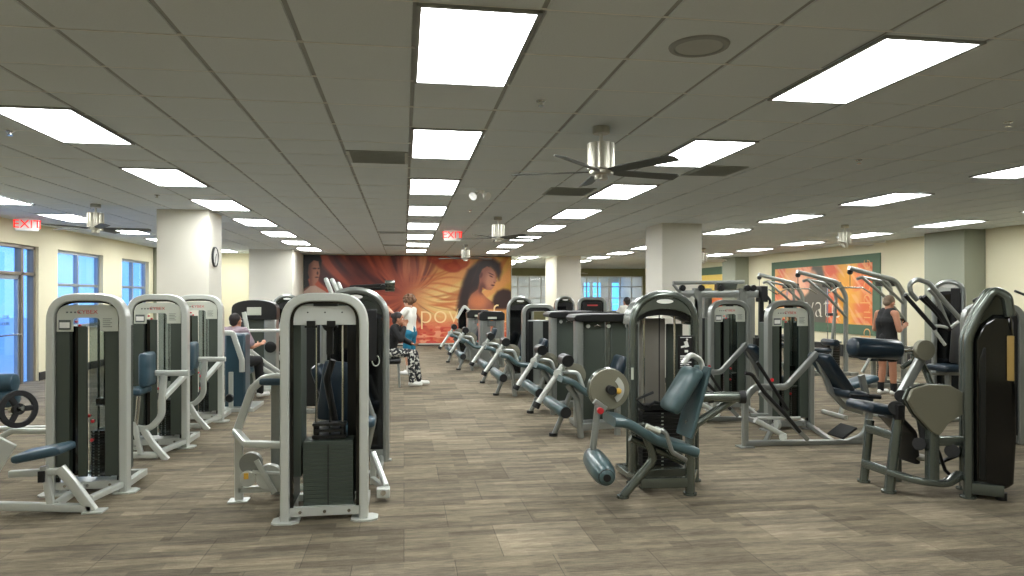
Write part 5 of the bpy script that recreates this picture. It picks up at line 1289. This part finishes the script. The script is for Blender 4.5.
    for a, t in (('anl', 'tol'), ('anr', 'tor')):
        c = j[a]; t = j[t]; g = G(); q = c-V((0, 0, c.z-.0))
        z = c.z-.075
        g.limb(V((c.x, c.y, z+.042))-t*.03, V((c.x, c.y, z+.038))+t*.16, .04, .036); g.limb(c-V((0, 0, .03)), V((c.x, c.y, z+.045)), .042, .044)
        g.build('shoe', shoe, r, remesh=.009, smooth=0)
        if socks: G().cyl(c-V((0, 0, .02)), c+V((0, 0, .12)), .046, .052, 16).build('sock', socks, r)
    return r
# man in the black tank top, seen from behind, looking down at his phone
up_ = V((0, 0, 1))
base = dict(pelvis=(0, 0, .9), chest=(0, .0, 1.2), neck=(0, -.03, 1.40), head=(0, -.07, 1.505), shl=(.17, 0, 1.33), shr=(-.17, 0, 1.33), ell=(.24, .0, 1.07), elr=(-.24, 0, 1.07), wrl=(.13, -.22, 1.1), wrr=(-.12, -.22, 1.12),
            hil=(.09, 0, .85), hir=(-.09, 0, .85), knl=(.1, -.02, .47), knr=(-.1, -.02, .47), anl=(.1, .02, .09), anr=(-.1, .0, .09), tol=(.2, -1, 0), tor=(-.15, -1, 0))
J = dict(base); J.update(head=(0, -.06, 1.50), anl=(.1, .02, .085), anr=(-.1, -.04, .085), knl=(.1, -.02, .46))
man = person('person', (7.78, 10.35, 0), math.radians(100), 'person in black tank top with white shoes, standing looking at a phone', J, 'skin_t', hair=('short', 'hair_s'), top='cloth_k', bottom='cloth_k', legs=.6, socks='cloth_k', facing=V((0, -1, -.55)), tank=True, slim=1.0)
ph = empty('phone', (0, 0, 0), 'black phone held by the person in the black tank top', 'phone')
ph.location = (Matrix.Translation(man.location) @ Matrix.Rotation(man.rotation_euler.z, 4, 'Z')) @ V((0, -.36, 1.19)); ph.rotation_euler = (.9, 0, man.rotation_euler.z)
G().pad((-.04, 0, 0), (.04, 0, 0), .15, .009, r=.004, n=3).build('case', 'phone', ph)
G().box2((-.034, -.068, .0045), (.034, .068, .0052)).build('screen', 'screen', ph, smooth=0)
# curly-haired boy, back half turned, arms up
J = dict(base); J.update(ell=(.26, -.12, 1.17), wrl=(.2, -.32, 1.3), elr=(-.25, -.08, 1.1), wrr=(-.14, -.3, 1.16), head=(0, -.03, 1.49), neck=(0, 0, 1.37), anl=(.1, .03, .085), anr=(-.1, -.02, .085))
boy = person('person', (.12, 14.55, 0), math.radians(-118), 'person with curly brown hair, white t-shirt and teal shorts, standing by the mural', J, 'skin', hair=('curly', 'hair_b'), top='cloth_w', sleeves=.5, bottom='cloth_t', legs=.85, socks='cloth_w', facing=V((0, -1, -.1)), slim=.9)
# woman in black with floral trousers, perched at the machine's edge, facing the aisle
J = dict(pelvis=(0, .1, .62), chest=(0, .0, .93), neck=(0, -.05, 1.1), head=(0, -.08, 1.21), shl=(.16, -.02, 1.05), shr=(-.16, -.02, 1.05), ell=(.22, -.12, .82), elr=(-.2, -.16, .84), wrl=(.08, -.3, .76), wrr=(-.04, -.19, 1.06),
         hil=(.09, .08, .6), hir=(-.09, .08, .6), knl=(.13, -.34, .58), knr=(-.12, -.32, .6), anl=(.12, -.42, .09), anr=(-.1, -.34, .09), tol=(.1, -1, 0), tor=(-.1, -1, 0))
wo = person('person', (-.17, 12.75, 0), math.radians(78), 'person in black top and black-and-white floral trousers, seated with hand at mouth', J, 'skin_t', hair=('long', 'hair'), top='cloth_k', bottom='floral', facing=V((0, -1, 0)), slim=.9, curl=1.1)
G().pad((-.03, -.165, .93), (.03, -.165, .93), .08, .006, (0, 0, 1), n=3).build('name_tag', 'white', wo)
bx = empty('padded_stool', (-.17-.08, 12.73, 0), 'dark padded stool under the person in floral trousers', 'stool')
G().pad((-.2, 0, .46), (.2, 0, .46), .4, .1).build('seat', 'dark', bx)
for x, y in ((-.15, -.15), (.15, -.15), (-.15, .15), (.15, .15)): G().tube([(x*1.15, y*1.15, 0), (x, y, .42)], .02).build('leg', 'silver_m', bx)
# seated person at the blue-grey machine, back to the viewer
J = dict(pelvis=(0, .1, .64), chest=(0, .04, .95), neck=(0, -.01, 1.12), head=(0, -.03, 1.23), shl=(.18, 0, 1.07), shr=(-.18, 0, 1.07), ell=(.26, -.08, .84), elr=(-.26, -.08, .84), wrl=(.2, -.32, .86), wrr=(-.2, -.32, .86),
         hil=(.1, .06, .62), hir=(-.1, .06, .62), knl=(.14, -.36, .6), knr=(-.14, -.36, .6), anl=(.14, -.4, .09), anr=(-.14, -.4, .09), tol=(.1, -1, 0), tor=(-.1, -1, 0))
person('person', (-2.57, 11.28, 0), math.radians(150), 'person in mauve shirt seated with back turned, left of the domed console', J, 'skin_t', hair=('short', 'hair'), top='cloth_p', sleeves=.5, bottom='cloth_k', legs=1, facing=V((0, -1, 0)))
# far person on a machine, head above the flat tops
J2 = dict(J); p = at(627, 297, 16.5)
person('person', (p.x, 16.5, .25), math.radians(200), 'distant person in white shirt showing above the flat-topped machines', J2, 'skin_t', hair=('short', 'hair'), top='cloth_w', sleeves=.5, bottom='cloth_k', legs=1, facing=V((0, -1, 0)))
st2 = empty('exercise_bench', (p.x, 16.45, 0), 'raised bench under the distant person in white', 'bench')
G().pad((-.25, .05, .74), (.25, .05, .74), .5, .1).build('seat', 'navy', st2)
G().bar((0, .05, 0), (0, .05, .7), .14, .14).box2((-.3, -.7, 0), (.3, .4, .28)).build('post', 'silver_m', st2, bevel=.01)
# ================================================================= LIGHT, CAMERA
sc = bpy.context.scene
for o in list(bpy.data.objects):
    if o.type == 'EMPTY' and not o.children: bpy.data.objects.remove(o)
wd = bpy.data.worlds.new('sky'); sc.world = wd; wd.use_nodes = True
n = wd.node_tree.nodes; l = wd.node_tree.links; bg = n['Background']
tc = n.new('ShaderNodeTexCoord'); sp = n.new('ShaderNodeSeparateXYZ'); rp = n.new('ShaderNodeValToRGB')
l.new(tc.outputs['Generated'], sp.inputs[0]); l.new(sp.outputs['Z'], rp.inputs[0]); l.new(rp.outputs[0], bg.inputs[0])
rp.color_ramp.elements[0].color = (.13, .37, .95, 1); rp.color_ramp.elements[1].color = (.08, .26, .8, 1); rp.color_ramp.elements[1].position = .6
bg.inputs[1].default_value = .8
cam = bpy.data.cameras.new('camera'); co = bpy.data.objects.new('camera', cam); COL.objects.link(co)
cam.sensor_width = 36; cam.lens = 36*F/1024; cam.shift_y = 9/1024; cam.clip_end = 300; cam.clip_start = .05
co.location = (0, 0, CAMZ); co.rotation_euler = (PI/2, 0, -TH); sc.camera = co
vs = sc.view_settings; vs.view_transform = 'Standard'; vs.look = 'None'; vs.gamma = 1; vs.use_curve_mapping = False; vs.exposure = 1.8
sc.cycles.use_denoising = True
sc.cycles.max_bounces = 8; sc.cycles.diffuse_bounces = 5; sc.cycles.transparent_max_bounces = 16
sc.cycles.sample_clamp_indirect = 6
